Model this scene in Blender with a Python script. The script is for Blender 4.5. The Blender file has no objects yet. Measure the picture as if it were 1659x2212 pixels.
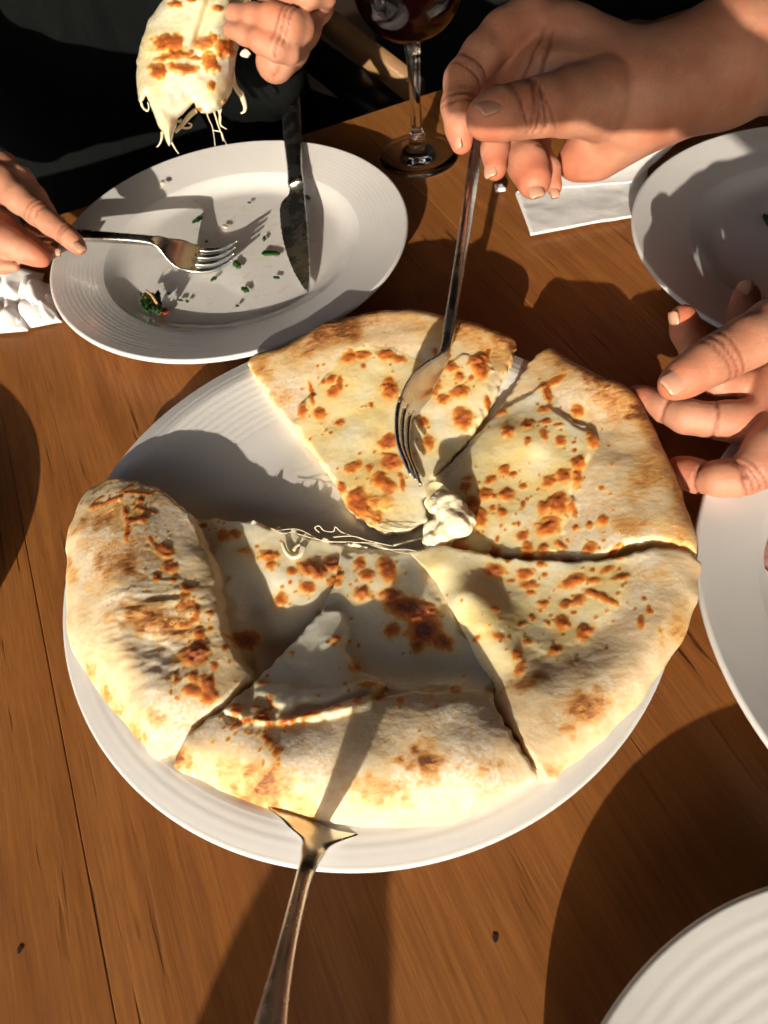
import bpy, math, random
import numpy as np
from mathutils import Vector, Matrix

random.seed(7)
SC = bpy.context.scene
COL = SC.collection

# ---------------------------------------------------------------- camera
CAMZ = 0.2373
PITCH, ROLL = math.radians(55.1), math.radians(-9.2)
_F = np.array([0, math.cos(PITCH), -math.sin(PITCH)])
_U0 = np.array([0, math.sin(PITCH), math.cos(PITCH)])
_R0 = np.array([1.0, 0, 0])
_c, _s = math.cos(ROLL), math.sin(ROLL)
_R = _c * _R0 + _s * _U0
_U = -_s * _R0 + _c * _U0
cam = bpy.data.cameras.new('camera')
cam_o = bpy.data.objects.new('camera', cam)
COL.objects.link(cam_o)
cam_o.matrix_world = Matrix(((_R[0], _U[0], -_F[0], 0), (_R[1], _U[1], -_F[1], 0),
                             (_R[2], _U[2], -_F[2], CAMZ), (0, 0, 0, 1)))
cam.sensor_fit = 'VERTICAL'
cam.sensor_height = 36
cam.lens = 36 * 1500 / 2212
cam.clip_start = 0.004
cam.clip_end = 200
cam.dof.use_dof = True
cam.dof.focus_distance = 0.255
cam.dof.aperture_fstop = 20.0
SC.camera = cam_o

# ---------------------------------------------------------------- sky, sun, exposure
EL, AZ = math.radians(15.5), math.radians(20)
W = bpy.data.worlds.new('World')
SC.world = W
W.use_nodes = True
_nt = W.node_tree
_sky = _nt.nodes.new('ShaderNodeTexSky')
_sky.sky_type = 'NISHITA'
_sky.sun_disc = False
_sky.sun_elevation = EL
_sky.sun_rotation = AZ + math.pi
_sky.air_density = 1.0
_sky.dust_density = 2.0
_nt.links.new(_sky.outputs[0], _nt.nodes['Background'].inputs[0])
_nt.nodes['Background'].inputs[1].default_value = 0.13
_sl = bpy.data.lights.new('sun', 'SUN')
_sl.energy = 5.0
_sl.angle = math.radians(0.55)
_sl.color = (1.0, 0.885, 0.73)
_so = bpy.data.objects.new('sun', _sl)
COL.objects.link(_so)
SUN = Vector((math.cos(EL) * math.sin(AZ), math.cos(EL) * math.cos(AZ), -math.sin(EL)))
_so.rotation_euler = SUN.to_track_quat('-Z', 'Y').to_euler()
_so.location = (-0.6, -1.6, 0.9)
SC.view_settings.view_transform = 'Standard'
SC.view_settings.look = 'None'
SC.view_settings.exposure = 1.42
SC.view_settings.gamma = 1
SC.cycles.max_bounces = 10
SC.cycles.transmission_bounces = 10
SC.cycles.sample_clamp_indirect = 6

# ---------------------------------------------------------------- helpers
def tag(o, label=None, cat=None, group=None, kind=None):
    for k, v in (('label', label), ('category', cat), ('group', group), ('kind', kind)):
        if v: o[k] = v
    return o

def empty(name, loc, label=None, cat=None, group=None):
    o = bpy.data.objects.new(name, None)
    o.empty_display_size = 0.01
    o.location = loc
    COL.objects.link(o)
    return tag(o, label, cat, group)

def mesh_obj(name, verts, faces, mat, parent=None, smooth=True, attrs=None):
    """verts in world metres; the object gets the parent's location as its origin"""
    me = bpy.data.meshes.new(name)
    v = np.asarray(verts, float).reshape(-1, 3)
    off = np.array(parent_origin(parent)) if parent else np.zeros(3)
    me.from_pydata((v - off).tolist(), [], faces if isinstance(faces, list) else faces.tolist())
    if smooth:
        me.polygons.foreach_set('use_smooth', [True] * len(me.polygons))
    for k, a in (attrs or {}).items():
        at_ = me.attributes.new(k, 'FLOAT', 'POINT')
        at_.data.foreach_set('value', np.asarray(a, np.float32))
    me.update()
    o = bpy.data.objects.new(name, me)
    if mat: me.materials.append(mat)
    COL.objects.link(o)
    if parent: o.parent = parent
    return o

def parent_origin(p):
    x = Vector((0, 0, 0))
    while p is not None:
        x = x + p.location
        p = p.parent
    return x

def ray(px, py):
    return _F + (px - 829.5) / 1500 * _R - (py - 1106) / 1500 * _U

def at(px, py, z=0.0):
    """the world point at height z seen in that direction of the photograph's survey"""
    d = ray(px, py)
    return np.array([0, 0, CAMZ]) + d * (z - CAMZ) / d[2]

def pw(px, py, w):
    """the world point w metres away along the view axis"""
    return np.array([0, 0, CAMZ]) + w * ray(px, py)

def hash2(i, j, seed=0):
    h = (i * 374761393 + j * 668265263 + seed * 974634777) & 0xffffffff
    h = ((h ^ (h >> 13)) * 1274126177) & 0xffffffff
    return ((h ^ (h >> 16)) & 0xffff) / 65535.0

def noise2(x, y, s, seed=0):
    """smooth value noise, cell size s, range -1..1"""
    x = np.asarray(x) / s; y = np.asarray(y) / s
    i = np.floor(x).astype(np.int64); j = np.floor(y).astype(np.int64)
    u = x - i; v = y - j
    u = u * u * u * (u * (6 * u - 15) + 10); v = v * v * v * (v * (6 * v - 15) + 10)
    a, b = hash2(i, j, seed), hash2(i + 1, j, seed)
    c, d = hash2(i, j + 1, seed), hash2(i + 1, j + 1, seed)
    return 2 * ((a * (1 - u) + b * u) * (1 - v) + (c * (1 - u) + d * u) * v) - 1

def fbm(x, y, s, n=3, seed=0):
    t = 0
    for k in range(n):
        t = t + noise2(x, y, s / 2 ** k, seed + k * 17) * 0.55 ** k
    return t

# ---- materials
def mat_new(name):
    m = bpy.data.materials.new(name)
    m.use_nodes = True
    return m, m.node_tree, m.node_tree.nodes['Principled BSDF']

class N:
    def __init__(s, nt): s.nt = nt
    def node(s, t, **kw):
        n = s.nt.nodes.new(t)
        for k, v in kw.items(): setattr(n, k, v)
        return n
    def link(s, a, b): s.nt.links.new(a, b)
    def val(s, sock, v):
        if hasattr(v, 'is_linked'): s.link(v, sock)
        else: sock.default_value = v
    def coord(s, out='Object', scale=(1, 1, 1), rot=(0, 0, 0)):
        t = s.node('ShaderNodeTexCoord'); m = s.node('ShaderNodeMapping')
        m.inputs['Scale'].default_value = scale; m.inputs['Rotation'].default_value = rot
        s.link(t.outputs[out], m.inputs[0]); return m.outputs[0]
    def noise(s, vec, scale, detail=3, rough=0.55, dist=0):
        n = s.node('ShaderNodeTexNoise')
        n.inputs['Scale'].default_value = scale; n.inputs['Detail'].default_value = detail
        n.inputs['Roughness'].default_value = rough; n.inputs['Distortion'].default_value = dist
        if vec is not None: s.link(vec, n.inputs['Vector'])
        return n.outputs['Fac']
    def ramp(s, fac, stops):
        r = s.node('ShaderNodeValToRGB')
        while len(r.color_ramp.elements) < len(stops): r.color_ramp.elements.new(0.5)
        for e, (p, c) in zip(r.color_ramp.elements, stops):
            e.position = p; e.color = (*c, 1) if len(c) == 3 else c
        s.link(fac, r.inputs[0]); return r.outputs[0]
    def mix(s, fac, a, b, blend='MIX'):
        m = s.node('ShaderNodeMix', data_type='RGBA', blend_type=blend)
        s.val(m.inputs[0], fac)
        for sock, v in ((m.inputs[6], a), (m.inputs[7], b)):
            if isinstance(v, tuple): sock.default_value = (*v, 1)
            else: s.link(v, sock)
        return m.outputs[2]
    def math(s, op, a, b=0.0, clamp=False):
        m = s.node('ShaderNodeMath', operation=op, use_clamp=clamp)
        s.val(m.inputs[0], a); s.val(m.inputs[1], b); return m.outputs[0]
    def map(s, v, a, b, c=0.0, d=1.0):
        m = s.node('ShaderNodeMapRange'); s.val(m.inputs[0], v)
        for i, q in enumerate((a, b, c, d)): s.val(m.inputs[1 + i], q)
        return m.outputs[0]
    def attr(s, name):
        return s.node('ShaderNodeAttribute', attribute_name=name).outputs['Fac']
    def bump(s, h, dist, strength=1.0, normal=None):
        b = s.node('ShaderNodeBump'); b.inputs['Strength'].default_value = strength
        b.inputs['Distance'].default_value = dist; s.link(h, b.inputs['Height'])
        if normal is not None: s.link(normal, b.inputs['Normal'])
        return b.outputs[0]

def mat_plain(name, col, rough=0.5, metal=0.0, vary=0.12, bump=0.0, bscale=300, coat=0.0, sss=0.0):
    m, nt, p = mat_new(name); n = N(nt)
    c = n.coord()
    f = n.noise(c, bscale * 0.3, 4)
    n.link(n.mix(f, tuple(x * (1 - vary) for x in col), tuple(min(1, x * (1 + vary)) for x in col)), p.inputs['Base Color'])
    p.inputs['Roughness'].default_value = rough
    p.inputs['Metallic'].default_value = metal
    p.inputs['Coat Weight'].default_value = coat
    if sss:
        p.inputs['Subsurface Weight'].default_value = sss
        p.inputs['Subsurface Radius'].default_value = (0.004, 0.003, 0.002)
        p.inputs['Subsurface Scale'].default_value = 1.0
    if bump: n.link(n.bump(n.noise(c, bscale, 4), bump), p.inputs['Normal'])
    return m

def make_wood():
    m, nt, p = mat_new('varnished_wood'); n = N(nt)
    info = n.node('ShaderNodeObjectInfo')
    base = n.coord('Object')
    sh = n.node('ShaderNodeVectorMath', operation='ADD'); n.link(base, sh.inputs[0])
    cmb = n.node('ShaderNodeCombineXYZ'); n.link(n.math('MULTIPLY', info.outputs['Random'], 7.0), cmb.inputs[0])
    n.link(n.math('MULTIPLY', info.outputs['Random'], 3.0), cmb.inputs[1]); n.link(cmb.outputs[0], sh.inputs[1])
    def st(sx, sy):
        mp = n.node('ShaderNodeMapping'); mp.inputs['Scale'].default_value = (sx, sy, 10); n.link(sh.outputs[0], mp.inputs[0]); return mp.outputs[0]
    broad = n.noise(st(26, 2.2), 1, 3, 0.6, 0.8)
    fine = n.noise(st(420, 16), 1, 4, 0.65, 0.3)
    mid = n.noise(st(95, 4.0), 1, 3, 0.6, 1.1)
    blot = n.noise(st(9, 6), 1, 3, 0.6)
    col = n.ramp(broad, [(0.28, (0.24, 0.082, 0.019)), (0.5, (0.345, 0.127, 0.030)), (0.74, (0.43, 0.170, 0.044))])
    col = n.mix(n.map(mid, 0.45, 0.68, 0, 0.45), col, (0.17, 0.053, 0.013))
    col = n.mix(n.map(blot, 0.4, 0.7, 0, 0.4), col, (0.27, 0.115, 0.034))
    col = n.mix(n.map(fine, 0.5, 0.72, 0, 0.5), col, (0.17, 0.052, 0.013))
    vf = n.noise(st(1100, 30), 1, 3, 0.6)
    col = n.mix(n.map(vf, 0.5, 0.75, 0, 0.35), col, (0.14, 0.045, 0.012))
    col = n.mix(n.map(vf, 0.5, 0.28, 0, 0.25), col, (0.50, 0.22, 0.07))
    uf = n.noise(st(2800, 70), 1, 2, 0.6)
    col = n.mix(n.map(uf, 0.48, 0.66, 0, 0.28), col, (0.13, 0.042, 0.011))
    pore = n.noise(st(300, 21), 1, 2, 0.5, 0.0)
    gate = n.noise(st(34, 8), 1, 2, 0.5)
    pm = n.math('MULTIPLY', n.map(pore, 0.64, 0.70), n.map(gate, 0.44, 0.58))
    col = n.mix(n.math('MULTIPLY', pm, 0.65), col, (0.035, 0.012, 0.005))
    scr = n.node('ShaderNodeMapping'); scr.inputs['Rotation'].default_value = (0, 0, 0.9); scr.inputs['Scale'].default_value = (900, 22, 10)
    n.link(base, scr.inputs[0])
    sm = n.math('MULTIPLY', n.map(n.noise(scr.outputs[0], 1, 1), 0.76, 0.80), 0.45)
    col = n.mix(sm, col, (0.5, 0.25, 0.1))
    n.link(col, p.inputs['Base Color'])
    n.link(n.map(fine, 0.3, 0.7, 0.36, 0.55), p.inputs['Roughness'])
    p.inputs['Specular IOR Level'].default_value = 0.4
    hh = n.math('SUBTRACT', n.math('MULTIPLY', fine, 0.35), n.math('MULTIPLY', pm, 1.0))
    n.link(n.bump(hh, 0.0003, 0.7), p.inputs['Normal'])
    return m

def make_bread():
    m, nt, p = mat_new('baked_cheese_bread'); n = N(nt)
    c = n.coord()
    toast, blis, chz, flour, crumb = (n.attr(k) for k in ('toast', 'blister', 'cheese', 'flour', 'crumb'))
    n1 = n.noise(c, 160, 5, 0.6); n2 = n.noise(c, 700, 4, 0.6); n3 = n.noise(c, 45, 3, 0.6)
    dough = n.ramp(n1, [(0.3, (0.70, 0.49, 0.26)), (0.5, (0.80, 0.63, 0.39)), (0.7, (0.86, 0.74, 0.53))])
    dough = n.mix(n.map(n3, 0.44, 0.72, 0, 0.55), dough, (0.74, 0.48, 0.22))
    stk = n.noise(n.coord(scale=(1.0, 2.4, 1.0)), 240, 5, 0.68, 0.6)
    tt = n.math('MULTIPLY', toast, n.map(stk, 0.32, 0.68, 0.35, 1.25))
    tc = n.ramp(tt, [(0.0, (0.80, 0.66, 0.43)), (0.18, (0.78, 0.54, 0.25)), (0.42, (0.66, 0.34, 0.10)), (0.70, (0.42, 0.165, 0.042)), (1.0, (0.17, 0.058, 0.018))])
    col = n.mix(n.map(tt, 0.02, 0.16), dough, tc)
    fl = n.math('MULTIPLY', flour, n.map(n2, 0.42, 0.6), True)
    col = n.mix(n.math('MULTIPLY', fl, 0.9), col, (0.86, 0.80, 0.70))
    cc = n.ramp(n3, [(0.34, (0.88, 0.67, 0.26)), (0.50, (0.89, 0.76, 0.43)), (0.66, (0.88, 0.82, 0.64))])
    cc = n.mix(n.map(n1, 0.56, 0.76, 0, 0.4), cc, (0.80, 0.58, 0.24))
    cc = n.mix(n.attr('pale'), cc, (0.87, 0.83, 0.69))
    col = n.mix(chz, col, cc)
    bn = n.math('ADD', n.math('MULTIPLY', n.math('SUBTRACT', n.noise(c, 380, 4, 0.65), 0.5), 0.55), n.math('MULTIPLY', n.math('SUBTRACT', n.noise(c, 1300, 3, 0.6), 0.5), 0.30))
    bb = n.math('ADD', blis, n.math('MULTIPLY', bn, n.map(blis, 0.0, 0.25)))
    bc = n.ramp(bb, [(0.04, (0.88, 0.68, 0.30)), (0.18, (0.86, 0.50, 0.13)), (0.36, (0.74, 0.28, 0.045)), (0.58, (0.58, 0.155, 0.02)), (0.85, (0.36, 0.072, 0.011)), (1.0, (0.15, 0.03, 0.008))])
    col = n.mix(n.map(bb, 0.02, 0.2), col, bc)
    col = n.mix(crumb, col, (0.80, 0.62, 0.33))
    n.link(col, p.inputs['Base Color'])
    wet = n.math('MAXIMUM', chz, n.map(blis, 0.05, 0.3))
    r = n.map(wet, 0, 1, 0.62, 0.27)
    n.link(n.math('ADD', r, n.math('MULTIPLY', n.math('SUBTRACT', n2, 0.5), 0.25)), p.inputs['Roughness'])
    p.inputs['Specular IOR Level'].default_value = 0.45
    p.inputs['Subsurface Weight'].default_value = 0.4
    p.inputs['Subsurface Radius'].default_value = (1.0, 0.75, 0.4)
    p.inputs['Subsurface Scale'].default_value = 0.006
    h = n.math("ADD", n.math("MULTIPLY", n2, n.map(wet, 0, 1, 0.7, 0.35)), n.math("MULTIPLY", n1, 0.5))
    n.link(n.bump(h, 0.00045, 0.6), p.inputs['Normal'])
    n.link(n.math('MULTIPLY', wet, 0.85), p.inputs['Coat Weight']); p.inputs['Coat Roughness'].default_value = 0.13
    n.link(n.bump(n.noise(c, 620, 4, 0.65), 0.0024, 0.9), p.inputs['Coat Normal'])
    return m

def make_china(used=False):
    m, nt, p = mat_new('used_white_china' if used else 'glazed_white_china'); n = N(nt)
    c = n.coord()
    cw = n.mix(n.noise(c, 30, 3), (0.66, 0.65, 0.635), (0.72, 0.71, 0.695))
    if used:   # grease and sauce smears left by the meal, in the well only
        ln = n.node('ShaderNodeVectorMath', operation='LENGTH'); n.link(c, ln.inputs[0])
        gate = n.map(ln.outputs['Value'], 0.064, 0.045)
        sm = n.math('MULTIPLY', n.map(n.noise(n.coord(scale=(1, 1.8, 1)), 75, 4, 0.62, 0.8), 0.55, 0.72, 0, 0.5), gate)
        cw = n.mix(sm, cw, (0.60, 0.42, 0.26))
        cw = n.mix(n.math('MULTIPLY', n.map(n.noise(c, 420, 2), 0.70, 0.76, 0, 0.6), gate), cw, (0.45, 0.30, 0.16))
    n.link(cw, p.inputs['Base Color'])
    n.link(n.map(n.noise(c, 60, 4), 0.3, 0.7, 0.14, 0.26), p.inputs['Roughness'])
    p.inputs['Coat Weight'].default_value = 0.3; p.inputs['Coat Roughness'].default_value = 0.1
    n.link(n.bump(n.noise(c, 22, 2), 0.002, 0.12), p.inputs['Normal'])
    return m

def make_skin():
    m, nt, p = mat_new('skin'); n = N(nt)
    c = n.coord()
    n1 = n.noise(c, 60, 4, 0.6); n2 = n.noise(c, 1400, 3, 0.6)
    vor = n.node('ShaderNodeTexVoronoi', feature='DISTANCE_TO_EDGE'); vor.inputs['Scale'].default_value = 900
    n.link(c, vor.inputs['Vector'])
    col = n.ramp(n1, [(0.3, (0.385, 0.158, 0.092)), (0.5, (0.465, 0.215, 0.132)), (0.7, (0.54, 0.28, 0.18))])
    col = n.mix(n.map(n.noise(c, 28, 3, 0.6), 0.45, 0.7, 0, 0.4), col, (0.50, 0.165, 0.088))
    col = n.mix(n.map(n.noise(c, 170, 4, 0.7), 0.55, 0.75, 0, 0.22), col, (0.34, 0.13, 0.07))
    col = n.mix(n.math('MULTIPLY', n.attr('red'), 0.85), col, (0.55, 0.145, 0.075))
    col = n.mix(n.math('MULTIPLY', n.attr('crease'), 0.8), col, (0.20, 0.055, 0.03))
    col = n.mix(n.math('MULTIPLY', n.map(n2, 0.6, 0.75), 0.15), col, (0.40, 0.17, 0.09))
    n.link(col, p.inputs['Base Color'])
    n.link(n.map(n1, 0.3, 0.7, 0.42, 0.56), p.inputs['Roughness'])
    p.inputs['Specular IOR Level'].default_value = 0.4
    p.inputs['Subsurface Weight'].default_value = 0.25
    p.inputs['Subsurface Radius'].default_value = (1.0, 0.35, 0.18)
    p.inputs['Subsurface Scale'].default_value = 0.004
    wr = n.math('ADD', n.noise(n.coord(scale=(1, 1, 1)), 240, 4, 0.7, 0.8), n.math('MULTIPLY', n.noise(n.coord(scale=(0.35, 1, 1.3), rot=(0.3, 0.5, 0.4)), 900, 3, 0.7, 1.5), 0.6))
    h = n.math('ADD', n.math('MULTIPLY', n.map(vor.outputs['Distance'], 0, 0.3), 0.15), n.math('MULTIPLY', wr, 1.0))
    n.link(n.bump(h, 0.00045, 0.6), p.inputs['Normal'])
    return m

def make_steel():
    m, nt, p = mat_new('polished_steel'); n = N(nt)
    c = n.coord()
    p.inputs['Base Color'].default_value = (0.62, 0.60, 0.57, 1)
    p.inputs['Metallic'].default_value = 1.0
    n.link(n.map(n.noise(c, 120, 4), 0.3, 0.7, 0.18, 0.34), p.inputs['Roughness'])
    n.link(n.bump(n.noise(n.coord(scale=(300, 300, 300)), 1, 2), 0.00004, 0.5), p.inputs['Normal'])
    return m

def make_fabric(name, col, scale=900, bump=0.0008, rough=0.9):
    m, nt, p = mat_new(name); n = N(nt)
    c = n.coord(scale=(1.0, 1.0, 0.28))
    f = n.noise(c, scale, 3, 0.6, 0.8); g = n.noise(c, scale * 0.22, 4, 0.65, 1.2)
    n.link(n.mix(g, tuple(x * 0.6 for x in col), tuple(x * 1.35 for x in col)), p.inputs['Base Color'])
    p.inputs['Roughness'].default_value = rough
    p.inputs['Specular IOR Level'].default_value = 0.06
    n.link(n.bump(n.math('ADD', g, n.math('MULTIPLY', f, 0.3)), bump, 1.0), p.inputs['Normal'])
    return m

def make_paper():
    m, nt, p = mat_new('paper_napkin'); n = N(nt)
    c = n.coord()
    n.link(n.mix(n.noise(c, 90, 4), (0.74, 0.735, 0.73), (0.84, 0.83, 0.82)), p.inputs['Base Color'])
    p.inputs['Roughness'].default_value = 0.9
    p.inputs['Subsurface Weight'].default_value = 0.1
    p.inputs['Subsurface Scale'].default_value = 0.002
    n.link(n.bump(n.math('ADD', n.noise(c, 70, 4), n.math('MULTIPLY', n.noise(c, 1500, 2), 0.2)), 0.0012, 0.6), p.inputs['Normal'])
    return m

def make_glass(name='clear_glass', col=(1, 1, 1)):
    m, nt, p = mat_new(name); n = N(nt)
    n.link(n.mix(n.noise(n.coord(), 40, 2), col, tuple(x * 0.98 for x in col)), p.inputs['Base Color'])
    p.inputs['Transmission Weight'].default_value = 1.0
    p.inputs['Roughness'].default_value = 0.02
    p.inputs['IOR'].default_value = 1.47
    return m

M = dict(wood=make_wood(), bread=make_bread(), china=make_china(), used=make_china(True), skin=make_skin(), steel=make_steel(),
         shirt=make_fabric('crinkled_black_cotton', (0.0046, 0.0058, 0.0058)), navy=make_fabric('navy_fabric', (0.028, 0.034, 0.070), 500, 0.0004),
         dark=make_fabric('black_cloth', (0.008, 0.008, 0.009), 500, 0.0005), paper=make_paper(), glass=make_glass(),
         chairwood=mat_plain('chair_wood', (0.30, 0.17, 0.08), 0.5, bump=0.0004, bscale=200),
         floor=mat_plain('dark_floor', (0.035, 0.020, 0.012), 0.6, bump=0.002, bscale=60),
         wine=mat_plain('red_wine', (0.006, 0.0004, 0.0008), 0.08),
         herb=mat_plain('green_herb', (0.03, 0.12, 0.02), 0.45, vary=0.5, bump=0.001, bscale=900),
         onion=mat_plain('fried_onion', (0.55, 0.33, 0.14), 0.35, sss=0.2),
         tomato=mat_plain('tomato_sauce', (0.30, 0.05, 0.015), 0.3, vary=0.4),
         ham=mat_plain('sliced_ham', (0.55, 0.30, 0.27), 0.5, vary=0.25, bump=0.0006, bscale=700, sss=0.2),
         curd=mat_plain('melted_white_cheese', (0.84, 0.74, 0.53), 0.26, vary=0.1, bump=0.0012, bscale=260, sss=0.35),
         string=mat_plain('cheese_string', (0.80, 0.70, 0.50), 0.35, vary=0.05, sss=0.3),
         nail=mat_plain('fingernail', (0.54, 0.285, 0.19), 0.32, vary=0.06, coat=0.15, sss=0.2),
         nailtip=mat_plain('nail_tip', (0.80, 0.66, 0.56), 0.3),
         plastic=mat_plain('black_plastic', (0.012, 0.012, 0.013), 0.35),
         clay=mat_plain('brown_clay', (0.12, 0.05, 0.025), 0.7, bump=0.002, bscale=90),
         knot=mat_plain('wood_knot', (0.02, 0.010, 0.006), 0.6, vary=0.5))

# ---------------------------------------------------------------- setting: floor, table
mesh_obj('floor', [(-6, -6, -0.74), (6, -6, -0.74), (6, 6, -0.74), (-6, 6, -0.74)], [(0, 1, 2, 3)], M['floor'])
tag(bpy.data.objects['floor'], kind='structure')

TA = math.radians(17.5)
TU = np.array([math.cos(TA), math.sin(TA), 0]); TV = np.array([-math.sin(TA), math.cos(TA), 0])

def box_mesh(x0, x1, y0, y1, z0, z1, b=0.0):
    """bevelled box, b the bevel"""
    vs, fs = [], []
    for z, i in ((z0, b), (z0 + b, 0), (z1 - b, 0), (z1, b)):
        vs += [(x0 + i, y0 + i, z), (x1 - i, y0 + i, z), (x1 - i, y1 - i, z), (x0 + i, y1 - i, z)]
    for k in range(3):
        for j in range(4):
            a = 4 * k + j; c = 4 * k + (j + 1) % 4
            fs.append((a, c, c + 4, a + 4))
    fs += [(3, 2, 1, 0), (12, 13, 14, 15)]
    return vs, fs

table = empty('table', (0, 0, 0), 'orange brown varnished wooden table under all the plates', 'table')
table.rotation_euler.z = TA
# plank seams across the table, in its own u axis (metres); the far edge is at v = 0.466
U_SEAM = -0.0924
WPL = 0.262
for k in range(-3, 4):
    u0 = U_SEAM + k * WPL
    v, f = box_mesh(-WPL / 2 + 0.0001, WPL / 2 - 0.0001, -1.0, 0.466, -0.03, 0.0, 0.00028)
    me = bpy.data.meshes.new('plank'); me.from_pydata(v, [], f); me.materials.append(M['wood'])
    o = bpy.data.objects.new('plank', me); COL.objects.link(o); o.parent = table
    o.location = (u0 + WPL / 2, 0, 0)
v, f = box_mesh(-0.85, 0.85, 0.30, 0.34, -0.11, -0.0305, 0.002)
def tchild(name, v, f, mat):
    me = bpy.data.meshes.new(name); me.from_pydata(v, [], f); me.materials.append(mat)
    o = bpy.data.objects.new(name, me); COL.objects.link(o); o.parent = table; return o
tchild('apron', v, f, M['wood'])
for x in (-0.8, 0.8):
    for y in (-0.9, 0.36):
        v, f = box_mesh(x - 0.03, x + 0.03, y - 0.03, y + 0.03, -0.74, -0.0305, 0.003)
        tchild('leg', v, f, M['wood'])
def disc(c, r, z, n=14, jit=0.25):
    return [(c[0] + r * (1 + jit * math.sin(3 * t + 1)) * math.cos(t) * 0.8, c[1] + r * math.sin(t), z) for t in [2 * math.pi * i / n for i in range(n)]], [tuple(range(n))]

# ---------------------------------------------------------------- plates
def lathe(profile, n=160, closed=False):
    pr = np.array(profile); k = len(pr)
    th = np.arange(n) * 2 * math.pi / n
    v = np.zeros((k, n, 3)); v[..., 0] = pr[:, 0, None] * np.cos(th); v[..., 1] = pr[:, 0, None] * np.sin(th); v[..., 2] = pr[:, 1, None]
    i, j = np.meshgrid(np.arange(k if closed else k - 1), np.arange(n), indexing='ij')
    a = i * n + j; b = i * n + (j + 1) % n; c = ((i + 1) % k) * n + (j + 1) % n; d = ((i + 1) % k) * n + j
    return v.reshape(-1, 3), np.stack([a, b, c, d], -1).reshape(-1, 4)

def plate(loc, R, well, rip, amp, label, step=True, ripple_from=None, cat='plate', mat='china', roll=(0.86, 0.0022, 2)):
    """profile from the middle of the top out over the rim and back under to the foot"""
    zr = 0.0163 + (0.0070 if roll[1] > 0.004 else 0); zw = 0.0042 if step else 0.0088
    pr = []
    rr = np.concatenate([np.linspace(0.0004, well - 0.004, 24), np.linspace(well - 0.004, R - 0.0016, 230)[1:]])
    rf = ripple_from or well + 0.002
    for r in rr:
        if step:
            if r < well - 0.011: z = zw + 0.0004 * (r / well) ** 4
            else:
                t = min(1, (r - well + 0.011) / 0.0135); z = zw + 0.0004 + 0.0056 * (0.45 * t * t * (3 - 2 * t) + 0.55 * t * t)
                q = max(0, (r - well - 0.0025) / (R - well - 0.0025)); z += (zr - 0.0102) * (q ** 0.95)
        else:
            q = min(1, max(0, (r - well * 0.72) / (R * 0.90 - well * 0.72))); z = zw + (zr - zw) * q ** 1.35; z -= roll[1] * max(0, (r - R * roll[0]) / (R * (1 - roll[0]))) ** roll[2]
        if r > rf:
            e = min(1, (r - rf) / 0.006) * min(1, (R - 0.003 - r) / 0.004 if r < R - 0.003 else 0)
            z += amp * e * (math.sin(2 * math.pi * r / rip) + 0.4 * math.sin(2 * math.pi * r / (rip * 2.7) + 1))
        pr.append((r, z))
    zt = pr[-1][1]
    for a in (60, 25, -15, -60):
        pr.append((R - 0.0015 + 0.0015 * math.cos(math.radians(a)), zt - 0.0013 + 0.0015 * math.sin(math.radians(a))))
    for r in np.linspace(R - 0.003, R * 0.62, 14):
        q = (r - R * 0.62) / (R * 0.38); pr.append((r, 0.0022 + (zr - 0.0058) * q ** 1.4))
    pr += [(R * 0.60, 0.0004), (R * 0.57, 0.0002), (R * 0.56, 0.0018), (0.0004, 0.002)]
    v, f = lathe(pr, 200)
    o = mesh_obj('plate', v, f, M[mat]); o.location = loc
    return tag(o, label, cat)

PC = (-0.00976, 0.14616); PR = 0.1157
plate((*PC, 0), PR, 0.080, 0.0034, 0.000036, 'large white plate under the cut cheese bread', mat='used', step=False, ripple_from=0.062)
plate((-0.0605, 0.3565, 0), 0.0999, 0.070, 0.0023, 0.000016, 'white plate with a knife, a fork and scattered green herbs', mat='used')
plate((0.2439, 0.2798, 0), 0.0985, 0.066, 0.0021, 0.000012, 'shaded white plate behind the hand, beside the paper napkin')
plate((0.2119, 0.0749, 0), 0.1125, 0.087, 0.0040, 0.000012, 'white plate at the right with a slice of ham on it', mat='used')
plate((0.0988, -0.0873, 0), 0.1001, 0.058, 0.0042, 0.00004, 'empty ridged white plate in the bottom right corner', ripple_from=0.045)
plate((-0.287, 0.150, 0), 0.1157, 0.068, 0.0023, 0.000016, 'white plate added outside the frame at the left to cast the shadow on the wood')  # unseen plate, added to cast the curved shadow at the left edge
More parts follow.
